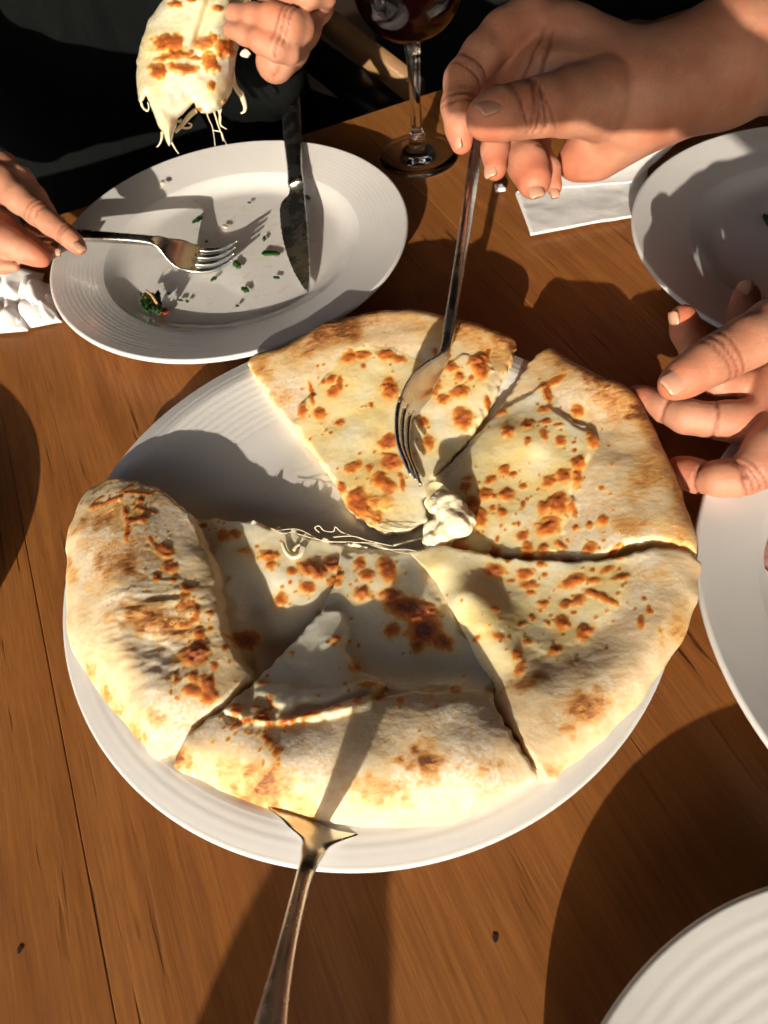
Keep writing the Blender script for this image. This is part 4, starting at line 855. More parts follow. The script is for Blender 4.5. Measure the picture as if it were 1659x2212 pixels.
# ---------------------------------------------------------------- food scraps
def leaf(px, py, rx, ry, ang, z0=0.0049, mat='herb', name='herb_bit', curl=0.002, parent=None, th=0.0004, seed=0):
    c = at(px, py, z0); n = 10
    ex = (at(px + 1, py, z0) - c); ey = (at(px, py + 1, z0) - c)
    V, F = [], []
    ca, sa = math.cos(math.radians(ang)), math.sin(math.radians(ang))
    rows = 7
    for i in range(rows):
        u = -1 + 2 * i / (rows - 1)
        wv = math.sqrt(max(0.05, 1 - u * u)) * (0.75 + 0.35 * float(noise2(u * 3 + seed, seed * 1.7, 0.8, 2)))
        for k in (-1, 0, 1):
            a_, b_ = u * rx, k * wv * ry
            p = c + ex * (a_ * ca - b_ * sa) + ey * (a_ * sa + b_ * ca)
            p = p + np.array([0, 0, 0.0004 + curl * (abs(k) * 0.6 + 0.5 * float(noise2(u * 2 + seed, k + seed, 0.7, 5)) + 0.4)])
            V.append(p)
    V = np.array(V); B = V.copy(); B[:, 2] -= th; n = len(V)
    for i in range(rows - 1):
        for k in range(2):
            a = i * 3 + k
            F.append((a, a + 1, a + 4, a + 3)); F.append((n + a + 3, n + a + 4, n + a + 1, n + a))
    per = [0, 1, 2] + [3 * i + 2 for i in range(1, rows)] + [3 * (rows - 1) + 1] + [3 * i for i in range(rows - 1, 0, -1)]
    for k in range(len(per)):
        a, b = per[k], per[(k + 1) % len(per)]; F.append((b, a, n + a, n + b))
    return mesh_obj(name, np.concatenate([V, B]), F, M[mat], parent)

herb_list = [(428, 478, 13, 7, -30, 'small curled green herb bit near the middle of the left plate'), (586, 551, 20, 8, 0, 'largest green herb bit beside the knife blade'),
             (572, 519, 4, 9, 10, 'thin green herb fleck above the large herb bit'), (513, 575, 10, 9, 40, 'dark green herb bit just under the fork tips'),
             (463, 606, 8, 5, -30, 'green herb fleck below the fork tines'), (531, 629, 9, 9, 20, 'dark olive herb bit in the plate shadow'),
             (598, 603, 7, 4, 0, 'small green fleck between large herb bit and knife tip'), (540, 441, 4, 3, 0, 'tiny green fleck left of the knife handle'),
             (391, 652, 6, 3, 10, 'dark herb fleck right of the salad scrap'), (406, 654, 4, 3, 0, 'second dark herb fleck right of the salad scrap'),
             (514, 664, 4, 3, 0, 'green fleck in the shaded front of the left plate'), (447, 525, 4, 3, 0, 'tiny green fleck above the fork tines'),
             (664, 430, 7, 5, 20, 'olive herb bit in the shadow of the knife'), (663, 485, 4, 3, 0, 'dark speck in the shadow of the knife blade'),
             (367, 637, 4, 3, 0, 'dark speck above the salad scrap'), (494, 843, 5, 4, 0, 'dark herb speck alone on the large plate')]
for i, (a, b, rx, ry, an, lab) in enumerate(herb_list):
    zz = 0.0052 if i < 15 else 0.0135
    o = leaf(a, b, rx, ry, an, zz, 'herb', 'herb_bit', 0.0007, None, 0.0004, i)
    tag(o, lab, 'herb', 'herb bits left on plates')
crumbs = [(353, 397, 5, 8, 'pale crumb on the far rim of the left plate'), (425, 440, 6, 4, 'pale crumb at the edge of the well'), (487, 491, 7, 5, 'pale flat crumb in the middle of the left plate')]
for i, (a, b, rx, ry, lab) in enumerate(crumbs):
    zz = 0.0145 if i == 0 else 0.0056
    o = leaf(a, b, rx, ry, 20, zz, 'curd', 'crumb', 0.0003, None, 0.0004, i + 30); tag(o, lab, 'crumb')
# salad scrap
sc_ = empty('salad_scrap', tuple(at(330, 662, 0.006)), 'small heap of dark salad with a fried onion strand on the left plate', 'salad')
rs = random.Random(5)
for i in range(16):
    leaf(328 + rs.uniform(-16, 20), 664 + rs.uniform(-14, 16), rs.uniform(8, 14), rs.uniform(6, 9), rs.uniform(0, 180), 0.0062 + 0.0004 * i, 'herb', 'leaf', 0.003, sc_, 0.0004, i + 50)
for i in range(3):
    leaf(350 + rs.uniform(-6, 10), 672 + rs.uniform(-6, 6), 11, 7, 30 * i, 0.0058, 'tomato', 'sauce', 0.001, sc_, 0.0006, i + 80)
leaf(318, 645, 7, 8, 10, 0.0105, 'onion', 'onion_piece', 0.002, sc_, 0.001, 91)
pth = spline([at(316, 628, 0.014), at(328, 638, 0.0155), at(338, 655, 0.014), at(341, 668, 0.010)], 14)
v, f = ribbon(pth, (0, 0, 1), [ring_section(0.0014, 0.0011, 8, 2) for _ in pth]); mesh_obj('onion_strand', v, f, M['onion'], sc_)
# oil smears
# ham on the right plate
hc = at(1705, 1180, 0.0062); n = 48; V, F = [], []
for r_ in (0, 0.35, 0.7, 0.92, 1.0):
    for k in range(n):
        t = 2 * math.pi * k / n
        rr = r_ * (1 + 0.03 * math.sin(5 * t) + 0.02 * math.sin(11 * t + 1))
        V.append(hc + np.array([rr * 0.0165 * math.cos(t), rr * 0.0175 * math.sin(t), 0.0028 - 0.001 * r_ ** 6 + 0.0009 * math.sin(2 * t) * r_]))
for i in range(4):
    for k in range(n): F.append((i * n + k, i * n + (k + 1) % n, (i + 1) * n + (k + 1) % n, (i + 1) * n + k))
V = np.array(V); B = V.copy(); B[:, 2] -= 0.0022; m_ = len(V)
F += [tuple(reversed([m_ + i for i in f])) for f in F]
for k in range(n): F.append((4 * n + k, 4 * n + (k + 1) % n, m_ + 4 * n + (k + 1) % n, m_ + 4 * n + k)[::-1])
o = mesh_obj('ham_slice', np.concatenate([V, B]), F, M['ham']); tag(o, 'round pink slice of ham on the plate at the right edge', 'ham')
o = leaf(1652, 480, 12, 7, 60, 0.0056, 'herb', 'herb_bit', 0.002, None, 0.0005, 77); tag(o, 'dark herb bit at the right edge on the shaded plate', 'herb', 'herb bits left on plates')
# dirt and dents of the table top
for (a, b, r_, nm) in ((1070, 2027, 8, 'wood_knot'), (43, 2052, 7, 'wood_knot')):
    c = at(a, b, 0.0); rr = np.linalg.norm(at(a + r_, b, 0) - c)
    v, f = disc((c[0], c[1]), rr, 0.00025)
    o = mesh_obj(nm, v, f, M['knot']); tag(o, 'dark wood knot in the table top ' + ('right of the spoon handle' if a > 500 else 'near the bottom left corner'), 'knot')

# ---------------------------------------------------------------- soft bodies: fields of round cones turned into one skin
def smin(a, b, k):
    h = np.clip(0.5 + 0.5 * (b - a) / k, 0, 1)
    return b * (1 - h) + a * h - k * h * (1 - h)

def surface_nets(f, org, h):
    s = f < 0
    nx, ny, nz_ = f.shape
    cs = np.zeros((nx - 1, ny - 1, nz_ - 1), np.int8)
    for a in (0, 1):
        for b in (0, 1):
            for c in (0, 1): cs += s[a:nx - 1 + a, b:ny - 1 + b, c:nz_ - 1 + c]
    act = (cs > 0) & (cs < 8)
    I = np.argwhere(act); idx = np.full(act.shape, -1, np.int64); idx[act] = np.arange(len(I))
    pos = np.zeros((len(I), 3)); cnt = np.zeros(len(I))
    cor = [(a, b, c) for a in (0, 1) for b in (0, 1) for c in (0, 1)]
    for p in cor:
        for ax_ in range(3):
            if p[ax_]: continue
            q = list(p); q[ax_] = 1
            fa = f[I[:, 0] + p[0], I[:, 1] + p[1], I[:, 2] + p[2]]; fb = f[I[:, 0] + q[0], I[:, 1] + q[1], I[:, 2] + q[2]]
            m = (fa < 0) != (fb < 0)
            t = np.where(m, fa / np.where(m, fa - fb, 1), 0)
            e = np.array(p, float)[None] + t[:, None] * (np.array(q) - np.array(p))[None]
            pos += e * m[:, None]; cnt += m
    V = (I + pos / cnt[:, None]) * h + org
    Fs = []
    for ax_ in range(3):
        sl0 = [slice(None)] * 3; sl1 = [slice(None)] * 3
        sl0[ax_] = slice(0, -1); sl1[ax_] = slice(1, None)
        d = s[tuple(sl0)] != s[tuple(sl1)]
        E = np.argwhere(d)
        b, c = (ax_ + 1) % 3, (ax_ + 2) % 3
        ok = (E[:, b] > 0) & (E[:, c] > 0) & (E[:, b] < f.shape[b] - 1) & (E[:, c] < f.shape[c] - 1)
        E = E[ok]
        def cell(db, dc):
            g = E.copy(); g[:, b] += db; g[:, c] += dc
            return idx[g[:, 0], g[:, 1], g[:, 2]]
        Q = np.stack([cell(-1, -1), cell(0, -1), cell(0, 0), cell(-1, 0)], -1)
        fl = ~s[E[:, 0], E[:, 1], E[:, 2]]
        Q[fl] = Q[fl][:, ::-1]
        Fs.append(Q)
    return V, np.concatenate(Fs)

def body_field(groups, h, k_between, pad=0.004, extra=None):
    allp = np.array([p - r for g in groups for (p, r, _, _) in g[1]] + [p + r for g in groups for (p, r, _, _) in g[1]] +
                    [p - r for g in groups for (_, _, p, r) in g[1]] + [p + r for g in groups for (_, _, p, r) in g[1]])
    lo = allp.min(0) - pad; n = np.ceil((allp.max(0) + pad - lo) / h).astype(int) + 1
    axes = [lo[i] + np.arange(n[i]) * h for i in range(3)]
    tot = np.full(n, 0.05, np.float32)
    for k_in, caps in groups:
        g = np.full(n, 0.05, np.float32)
        for p0, r0, p1, r1 in caps:
            m = k_in + 3 * h
            a = np.minimum(p0 - r0, p1 - r1) - m; b = np.maximum(p0 + r0, p1 + r1) + m
            i0 = np.maximum(0, np.floor((a - lo) / h).astype(int)); i1 = np.minimum(n, np.ceil((b - lo) / h).astype(int) + 1)
            sl = tuple(slice(i0[i], i1[i]) for i in range(3))
            X, Y, Z = np.meshgrid(*[axes[i][sl[i]] for i in range(3)], indexing='ij')
            ab = p1 - p0; L = ab @ ab + 1e-12
            t = np.clip(((X - p0[0]) * ab[0] + (Y - p0[1]) * ab[1] + (Z - p0[2]) * ab[2]) / L, 0, 1)
            d = np.sqrt((X - p0[0] - t * ab[0]) ** 2 + (Y - p0[1] - t * ab[1]) ** 2 + (Z - p0[2] - t * ab[2]) ** 2) - (r0 + t * (r1 - r0))
            g[sl] = smin(g[sl], d.astype(np.float32), k_in)
        tot = smin(tot, g, k_between)
    return tot, lo

def relax(V, F, it=2, lam=0.5):
    e = np.concatenate([F[:, [0, 1]], F[:, [1, 2]], F[:, [2, 3]], F[:, [3, 0]]])
    for _ in range(it):
        S_ = np.zeros_like(V); c = np.zeros(len(V))
        np.add.at(S_, e[:, 0], V[e[:, 1]]); np.add.at(c, e[:, 0], 1)
        V = V * (1 - lam) + lam * S_ / np.maximum(c, 1)[:, None]
    return V

def vnormals(V, F):
    n = np.cross(V[F[:, 2]] - V[F[:, 0]], V[F[:, 3]] - V[F[:, 1]])
    o = np.zeros_like(V)
    for k in range(4): np.add.at(o, F[:, k], n)
    return o / (np.linalg.norm(o, axis=1)[:, None] + 1e-12)

def J(zoom, w_off=0.0):
    ox, oy, s = zoom
    def f(x, y, w, r):   # a joint: place in the close view, distance, radius in close-view pixels
        return pw(ox + s * x, oy + s * y, w), r * s * w / 1500
    return f

def chain(js, k=0.004):
    return (k, [(js[i][0], js[i][1], js[i + 1][0], js[i + 1][1]) for i in range(len(js) - 1)])

def skin_body(groups, h=0.0011, kb=0.0016, creases=(), reds=()):
    f, lo = body_field(groups, h, kb)
    V, F = surface_nets(f, lo, h)
    V = relax(V, F, 2, 0.5)
    Nn = vnormals(V, F)
    cr = np.zeros(len(V)); red = np.zeros(len(V))
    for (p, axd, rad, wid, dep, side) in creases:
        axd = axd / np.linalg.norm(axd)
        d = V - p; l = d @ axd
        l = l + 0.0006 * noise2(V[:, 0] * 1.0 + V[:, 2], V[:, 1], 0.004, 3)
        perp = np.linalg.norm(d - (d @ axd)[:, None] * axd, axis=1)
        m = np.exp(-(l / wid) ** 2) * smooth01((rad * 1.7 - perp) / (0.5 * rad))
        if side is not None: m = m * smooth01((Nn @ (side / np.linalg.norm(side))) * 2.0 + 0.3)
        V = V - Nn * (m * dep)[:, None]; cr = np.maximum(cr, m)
    for (p, rad, lv) in reds:
        red = np.maximum(red, lv * smooth01(1.15 - np.linalg.norm(V - p, axis=1) / rad))
    return V, F, cr, red

def nail_mesh(c, axis, nrm, ln, wd, rad):
    """a curved nail plate bedded on a fingertip"""
    axis = axis / np.linalg.norm(axis); nrm = nrm - axis * (nrm @ axis); nrm /= np.linalg.norm(nrm); sd = np.cross(axis, nrm)
    V, F = [], []
    nu, nv = 12, 13
    for i in range(nu):
        u = i / (nu - 1)
        ww = 0.9 * wd / 2 * min(1, (0.62 + 0.9 * u) if u < 0.4 else 1.0) * (1 if u < 0.82 else math.sqrt(max(0.15, 1 - ((u - 0.82) / 0.24) ** 2)))
        for j in range(nv):
            v_ = -1 + 2 * j / (nv - 1)
            a_ = v_ * ww
            z_ = -(rad - math.sqrt(max(0, rad * rad - a_ * a_))) + 0.0001 - 0.0006 * (1 - u) ** 3 - 0.0010 * max(0, u - 0.6) ** 2 * 4
            V.append(c + axis * (u - 0.5) * ln + sd * a_ + nrm * z_)
    for i in range(nu - 1):
        for j in range(nv - 1):
            a = i * nv + j; F.append((a, a + nv, a + nv + 1, a + 1))
    V = np.array(V); B = V - nrm * 0.0012; n = len(V)
    F += [tuple(n + q for q in reversed(f)) for f in F]
    per = [j for j in range(nv)] + [i * nv + nv - 1 for i in range(1, nu)] + [(nu - 1) * nv + j for j in range(nv - 2, -1, -1)] + [i * nv for i in range(nu - 2, 0, -1)]
    for k in range(len(per)):
        a, b = per[k], per[(k + 1) % len(per)]; F.append((a, b, n + b, n + a))
    return np.concatenate([V, B]), F

VIEW = -_F
def bridge(V, F, cA, cB, path, r):
    """upper arms and chest inside the clothes: join the two arms of one body through the shoulders"""
    cen = V[F].mean(1)
    iA = int(np.argmin(np.linalg.norm(cen - cA, axis=1))); iB = int(np.argmin(np.linalg.norm(cen - cB, axis=1)))
    a, b = F[iA], F[iB]; P = [np.array(p, float) for p in path]
    V = list(V); F = [f for k, f in enumerate(F.tolist()) if k not in (iA, iB)]
    prev = list(a); allp = [cA] + P + [cB]
    for k, p in enumerate(P):
        t = allp[k + 2] - allp[k]; t /= np.linalg.norm(t)
        e = np.array(V[a[1]]) - np.array(V[a[0]]); e -= t * (e @ t); e /= np.linalg.norm(e) + 1e-9; g = np.cross(t, e)
        ring = []
        for m in range(4):
            an = math.pi / 2 * m - 0.75 * math.pi; ring.append(len(V)); V.append(p + r * (e * math.cos(an) + g * math.sin(an)))
        F += [(prev[m], prev[(m + 1) % 4], ring[(m + 1) % 4], ring[m]) for m in range(4)]
        prev = ring
    nx_ = list(b)[::-1]
    F += [(prev[m], prev[(m + 1) % 4], nx_[(m + 1) % 4], nx_[m]) for m in range(4)]
    return np.array(V), np.array(F)

def body_obj(parent, chunks, path=None, cA=None, cB=None):
    if path is not None:
        n0 = len(chunks[0][0])
        V = np.concatenate([c[0] for c in chunks]); F = np.concatenate([chunks[0][1], chunks[1][1] + n0])
        cr = np.concatenate([c[2] for c in chunks]); rd = np.concatenate([c[3] for c in chunks])
        V2, F2 = bridge(V, F, cA, cB, path, 0.03); z_ = np.zeros(len(V2) - len(V))
        chunks = [(V2, F2, np.r_[cr, z_], np.r_[rd, z_])]
    V = np.concatenate([c[0] for c in chunks]); F = []; o = 0
    for c in chunks: F.append(c[1] + o); o += len(c[0])
    return mesh_obj('body', V, np.concatenate(F), M['skin'], parent, True,
                    dict(crease=np.concatenate([c[2] for c in chunks]), red=np.concatenate([c[3] for c in chunks])))
# ---------------------------------------------------------------- the person at the right: both hands and forearms
# top hand, pinching the fork
T = J((822.9, 0.0, 0.504))
# right hand, fingers at the bread edge
H = J((1316.7, 548.6, 0.2976))
def axis(a, b):
    d = b[0] - a[0]; return d / np.linalg.norm(d)

th = [T(455, 505, .280, 92), T(520, 488, .281, 100), T(615, 470, .284, 106), T(700, 455, .287, 112), T(800, 440, .292, 128), T(930, 425, .298, 165)]
ix = [T(345, 612, .304, 48), T(338, 545, .302, 60), T(326, 455, .300, 66), T(352, 345, .302, 80), T(430, 240, .303, 84), T(520, 150, .304, 92), T(640, 95, .306, 112)]
mi = [T(490, 725, .302, 48), T(487, 640, .304, 56), T(500, 545, .312, 62), T(470, 400, .322, 72), T(600, 200, .322, 92)]
ri = [T(655, 775, .306, 74), T(625, 700, .310, 80), T(580, 610, .318, 76), T(560, 440, .334, 80), T(700, 260, .332, 96)]
pi_ = [T(742, 800, .318, 36), T(715, 730, .320, 50), T(660, 640, .332, 60), T(700, 460, .345, 74), T(800, 320, .338, 96)]
wr = [T(1090, 420, .305, 195), T(1250, 355, .306, 208), T(1460, 280, .308, 236), T(1750, 165, .318, 262), T(2300, -40, .335, 300)]
palm = [(T(640, 110, .310, 112)), T(800, 215, .312, 150), T(960, 330, .310, 180), wr[0]]
palm2 = [T(800, 300, .330, 110), T(960, 400, .326, 160), wr[0]]
heel = [T(835, 690, .330, 78), T(920, 650, .324, 100), T(1010, 560, .318, 120), T(1090, 450, .310, 165)]
web = [T(560, 300, .312, 66), T(700, 330, .305, 96), T(850, 380, .300, 130)]
groups = [chain(th, .004), chain(ix, .003), chain(mi, .003), chain(ri, .003), chain(pi_, .003),
          (0.009, chain(palm)[1] + chain(palm2)[1] + chain(heel)[1] + chain(web)[1] + chain(wr)[1])]
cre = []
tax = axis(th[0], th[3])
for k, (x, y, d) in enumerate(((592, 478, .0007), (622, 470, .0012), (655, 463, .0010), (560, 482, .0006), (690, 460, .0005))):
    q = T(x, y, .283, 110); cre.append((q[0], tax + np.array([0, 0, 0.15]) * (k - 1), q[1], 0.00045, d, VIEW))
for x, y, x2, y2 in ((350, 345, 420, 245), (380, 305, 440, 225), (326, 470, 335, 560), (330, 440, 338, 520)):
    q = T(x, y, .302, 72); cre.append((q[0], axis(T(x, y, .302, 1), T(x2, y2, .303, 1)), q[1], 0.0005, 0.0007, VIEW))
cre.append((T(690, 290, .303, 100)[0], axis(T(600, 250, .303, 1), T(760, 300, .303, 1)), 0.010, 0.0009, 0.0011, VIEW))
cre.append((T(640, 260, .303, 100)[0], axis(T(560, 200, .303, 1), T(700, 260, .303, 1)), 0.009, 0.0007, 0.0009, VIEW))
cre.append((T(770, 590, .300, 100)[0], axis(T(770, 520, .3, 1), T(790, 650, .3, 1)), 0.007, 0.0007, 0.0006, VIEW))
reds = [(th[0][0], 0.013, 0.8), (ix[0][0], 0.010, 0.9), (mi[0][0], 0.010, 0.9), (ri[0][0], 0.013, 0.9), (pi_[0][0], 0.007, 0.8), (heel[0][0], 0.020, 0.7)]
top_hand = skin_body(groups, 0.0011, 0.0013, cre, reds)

thb = [H(470, 945, .2500, 118), H(560, 890, .2500, 138), H(700, 800, .2505, 158), H(830, 735, .2510, 168), H(1000, 640, .2520, 182), H(1200, 530, .2560, 200), H(1500, 400, .2640, 230)]
inx = [H(535, 462, .2690, 96), H(560, 560, .2700, 106), H(650, 760, .2720, 112), H(800, 930, .2740, 105), H(1050, 960, .2750, 130), H(1300, 950, .275, 200)]
dk = [H(990, 310, .2830, 98), H(975, 430, .2820, 106), H(950, 600, .2800, 110), H(1000, 800, .2790, 115), H(1250, 900, .2790, 160)]
rg = [H(190, 1025, .2880, 72), H(260, 1060, .2850, 92), H(390, 1110, .2800, 106), H(560, 1180, .2730, 120), H(720, 1205, .2710, 118), H(850, 1210, .2700, 140), H(1000, 1225, .2700, 160), H(1250, 1150, .2700, 230)]
pk = [H(500, 1560, .2730, 92), H(570, 1590, .2700, 108), H(660, 1625, .2665, 108), H(800, 1630, .2590, 124), H(940, 1625, .2570, 128), H(1060, 1560, .2560, 150), H(1180, 1450, .2570, 200), H(1330, 1300, .2600, 250)]
plm = [H(1230, 1250, .266, 220), H(1350, 1000, .268, 280), H(1500, 700, .268, 280), H(1800, 600, .272, 260), H(2500, 500, .285, 290), H(4000, 300, .31, 330)]
gr2 = [chain(thb, .004), chain(inx, .003), chain(dk, .003), chain(rg, .003), chain(pk, .0035), (0.008, chain(plm)[1])]
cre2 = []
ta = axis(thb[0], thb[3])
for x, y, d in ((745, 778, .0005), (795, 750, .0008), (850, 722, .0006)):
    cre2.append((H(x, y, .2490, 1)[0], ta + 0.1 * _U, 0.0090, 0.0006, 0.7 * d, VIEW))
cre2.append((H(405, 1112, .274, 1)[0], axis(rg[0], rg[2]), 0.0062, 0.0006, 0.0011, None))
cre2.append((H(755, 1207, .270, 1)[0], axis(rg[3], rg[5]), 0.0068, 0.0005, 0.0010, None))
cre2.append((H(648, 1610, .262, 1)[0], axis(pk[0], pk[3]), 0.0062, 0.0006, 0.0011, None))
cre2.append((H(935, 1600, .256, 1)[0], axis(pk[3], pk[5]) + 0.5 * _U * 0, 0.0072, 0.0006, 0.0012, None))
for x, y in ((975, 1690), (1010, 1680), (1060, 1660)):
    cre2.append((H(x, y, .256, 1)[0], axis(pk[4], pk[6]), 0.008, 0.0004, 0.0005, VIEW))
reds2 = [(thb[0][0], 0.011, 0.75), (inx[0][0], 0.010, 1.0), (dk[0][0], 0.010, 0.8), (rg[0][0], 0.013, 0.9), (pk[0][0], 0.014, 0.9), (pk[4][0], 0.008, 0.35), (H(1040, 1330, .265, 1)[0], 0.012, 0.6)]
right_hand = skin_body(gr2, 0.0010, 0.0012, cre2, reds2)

pr = empty('person', (0.62, 0.42, -0.1), 'person at the right with bare forearms, one hand with the fork, the other at bread', 'person')
el1, el2 = wr[-1][0], plm[-1][0]
sh1, sh2 = np.array([0.66, 0.62, 0.30]), np.array([0.70, 0.24, 0.28])
body2 = body_obj(pr, [top_hand, right_hand], [sh1, np.array([0.70, 0.44, 0.30]), sh2], el1 + np.array([0.06, 0.03, 0]), el2 + np.array([0.06, 0, 0]))
def nail(parent, body, c, ax_, nr_, ln, wd, rad, mat='nail'):
    v, f = nail_mesh(c, ax_, nr_, ln, wd, rad)
    return mesh_obj('fingernail', v, f, M[mat], body)
# thumb of the right hand: its nail faces the camera
nail(pr, body2, H(500, 905, .2440, 1)[0] + VIEW * 0.0004, thb[0][0] - thb[2][0], VIEW * 1.0 - _R * 0.05 + _U * 0.25, 0.0106, 0.0092, 0.0068)
nail(pr, body2, H(447, 500, .2680, 1)[0], inx[0][0] - inx[1][0], -_R * 1.0 + VIEW * 0.15, 0.008, 0.0066, 0.0048)
nail(pr, body2, H(965, 245, .2790, 1)[0], dk[0][0] - dk[1][0], -_R * 0.6 + VIEW * 0.4 + _U * 0.5, 0.007, 0.007, 0.0050)
nail(pr, body2, T(470, 440, .2705, 1)[0] , th[0][0] - th[2][0] - 0.2 * _U * 0.01, VIEW * 0.9 + _U * 0.45, 0.0105, 0.0090, 0.0072)
nail(pr, body2, T(318, 598, .3000, 1)[0], ix[0][0] - ix[1][0], -_R * 0.8 + VIEW * 0.5, 0.0075, 0.0052, 0.0040)
nail(pr, body2, T(463, 715, .2985, 1)[0], mi[0][0] - mi[1][0], VIEW * 0.8 - _R * 0.5, 0.0085, 0.0062, 0.0046)
nail(pr, body2, T(662, 805, .3000, 1)[0], ri[0][0] - ri[1][0], VIEW * 0.9 - _U * 0.25, 0.0080, 0.0072, 0.0056)
nail(pr, body2, T(745, 818, .3145, 1)[0], pi_[0][0] - pi_[1][0], VIEW, 0.0055, 0.0042, 0.0034)

# rest of that person, outside the frame: dark short sleeved top
def cloth_body(name, groups, h, kb, mat, parent, wr_=0.0):
    f, lo = body_field(groups, h, kb, 0.02)
    V, F = surface_nets(f, lo, h); V = relax(V, F, 2)
    if wr_:
        Nn = vnormals(V, F)
        V = V + Nn * (wr_ * (noise2(V[:, 0] + 0.4 * V[:, 2], V[:, 1] * 0.8, 0.035, 3) + 0.5 * noise2(V[:, 0] * 1.2, V[:, 2] * 0.6 + V[:, 1], 0.017, 9)))[:, None]
    return mesh_obj(name, V, F, mat, parent)
tor = [(np.array([0.70, 0.44, 0.28]), 0.11), (np.array([0.70, 0.44, 0.0]), 0.12), (np.array([0.70, 0.44, -0.30]), 0.13)]
cloth_body('shirt', [(0.05, chain(tor)[1] + [(sh1, 0.06, np.array([0.70, 0.44, 0.26]), 0.10), (sh2, 0.06, np.array([0.70, 0.44, 0.26]), 0.10),
                                              (sh1, 0.06, el1, 0.058), (sh2, 0.06, el2, 0.066)])], 0.010, 0.02, M['dark'], pr, 0.003)

# ---------------------------------------------------------------- the person behind the table
Lh = J((0.0, 329.2, 0.2315))
li = [Lh(742, 888, .3640, 68), Lh(690, 838, .3640, 80), Lh(615, 768, .3645, 90), Lh(480, 670, .3650, 104), Lh(345, 560, .3660, 118), Lh(190, 440, .3690, 130), Lh(30, 300, .3750, 165), Lh(-200, 150, .385, 230)]
lm_ = [Lh(400, 1000, .3720, 70), Lh(330, 965, .3710, 92), Lh(230, 915, .3700, 112), Lh(90, 850, .3700, 135), Lh(-100, 740, .374, 160), Lh(-250, 500, .382, 210)]
lt = [Lh(508, 935, .3790, 44), Lh(440, 935, .380, 64), Lh(300, 860, .3820, 80), Lh(60, 700, .384, 110), Lh(-200, 500, .387, 180)]
lr = [Lh(150, 1075, .3700, 40), Lh(20, 1060, .3720, 70), Lh(-200, 900, .376, 130)]
lb = [Lh(470, 560, .3800, 60), Lh(330, 420, .3800, 100), Lh(180, 260, .3800, 130), Lh(30, 170, .382, 160), Lh(-200, 120, .388, 230)]
lw = [Lh(-200, 150, .385, 230), Lh(-300, 480, .384, 230), Lh(-700, 350, .40, 190), Lh(-1400, 0, .45, 190)]
grl = [chain(li, .003), chain(lm_, .003), chain(lt, .003), chain(lr, .003), chain(lb, .003), (0.008, chain(lw)[1])]
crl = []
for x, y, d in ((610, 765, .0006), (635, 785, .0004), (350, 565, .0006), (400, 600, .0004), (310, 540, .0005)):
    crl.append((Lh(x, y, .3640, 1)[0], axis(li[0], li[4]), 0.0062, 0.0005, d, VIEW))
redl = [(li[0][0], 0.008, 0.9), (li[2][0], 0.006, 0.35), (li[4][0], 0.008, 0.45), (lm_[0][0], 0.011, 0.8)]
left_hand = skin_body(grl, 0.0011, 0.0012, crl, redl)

Sh = J((438.9, 0.0, 0.3307))
f1 = [Sh(810, -15, .325, 58), Sh(690, -30, .318, 72), Sh(540, -60, .318, 78), Sh(380, -70, .325, 70)]
f2 = [Sh(640, 178, .322, 90), Sh(560, 165, .317, 96), Sh(450, 120, .317, 84), Sh(330, 110, .324, 72), Sh(200, 90, .330, 60)]
f2b = [Sh(640, 178, .322, 90), Sh(670, 160, .340, 92), Sh(640, 200, .365, 110)]
f3 = [Sh(560, 345, .324, 72), Sh(480, 310, .320, 80), Sh(380, 270, .321, 72), Sh(270, 225, .326, 60), Sh(180, 200, .330, 50)]
f3b = [Sh(560, 345, .324, 72), Sh(600, 320, .340, 80), Sh(580, 330, .360, 100)]
f1b = [Sh(810, -15, .325, 58), Sh(760, 40, .345, 80), Sh(660, 140, .368, 110)]
hp = [Sh(640, 200, .368, 100), Sh(540, 300, .362, 118), Sh(470, 405, .352, 110), Sh(478, 425, .372, 92), Sh(475, 420, .44, 90)]
grs = [chain(f1, .003), chain(f2, .003), chain(f3, .003), (0.005, chain(f2b)[1] + chain(f3b)[1] + chain(f1b)[1] + chain(hp)[1])]
crs = []
for q, a in ((Sh(540, 160, .316, 1), axis(f2[1], f2[2])), (Sh(575, 170, .316, 1), axis(f2[1], f2[2])), (Sh(505, 150, .316, 1), axis(f2[1], f2[2])), (Sh(500, 320, .318, 1), axis(f3[1], f3[2])), (Sh(470, 470, .345, 1), axis(f3[0], f3[2]) + 0.6 * _U)):
    crs.append((q[0], a, 0.007, 0.0005, 0.0006, VIEW))
reds_ = [(f2[2][0], 0.010, 0.5), (f3[2][0], 0.008, 0.5), (f2[0][0], 0.006, 0.4), (f3[0][0], 0.006, 0.4)]
slice_hand = skin_body(grs, 0.0011, 0.0013, crs, reds_)

ch = pw(250, 150, 0.60)
cx, cy = ch[0], ch[1] + 0.085
def tp(a, b, z): return np.array([cx, cy, 0]) + a * TU + b * TV + np.array([0, 0, z])
shL, shR = tp(-0.165, 0.05, 0.17), tp(0.165, 0.05, 0.17)
eL, eR = lw[-1][0] + np.array([-0.02, 0.01, 0]), pw(540, 190, 0.60)
wL, wR = lw[2][0], pw(597, 139, .392)
p1 = empty('person', (float(ch[0]), float(ch[1]) + 0.1, -0.3), 'person in a buttoned black crinkled shirt holding up a cheesy slice behind the left plate', 'person')
body1 = body_obj(p1, [left_hand, slice_hand], [eL, shL, tp(0, 0.05, 0.15), shR, eR], lw[-1][0] + np.array([-0.02, 0, 0]), hp[-1][0] + np.array([0, 0.03, -0.03]))
nail(p1, body1, Lh(742, 868, .3570, 1)[0], li[0][0] - li[2][0], VIEW * 0.8 + _U * 0.6, 0.0065, 0.0058, 0.0046)
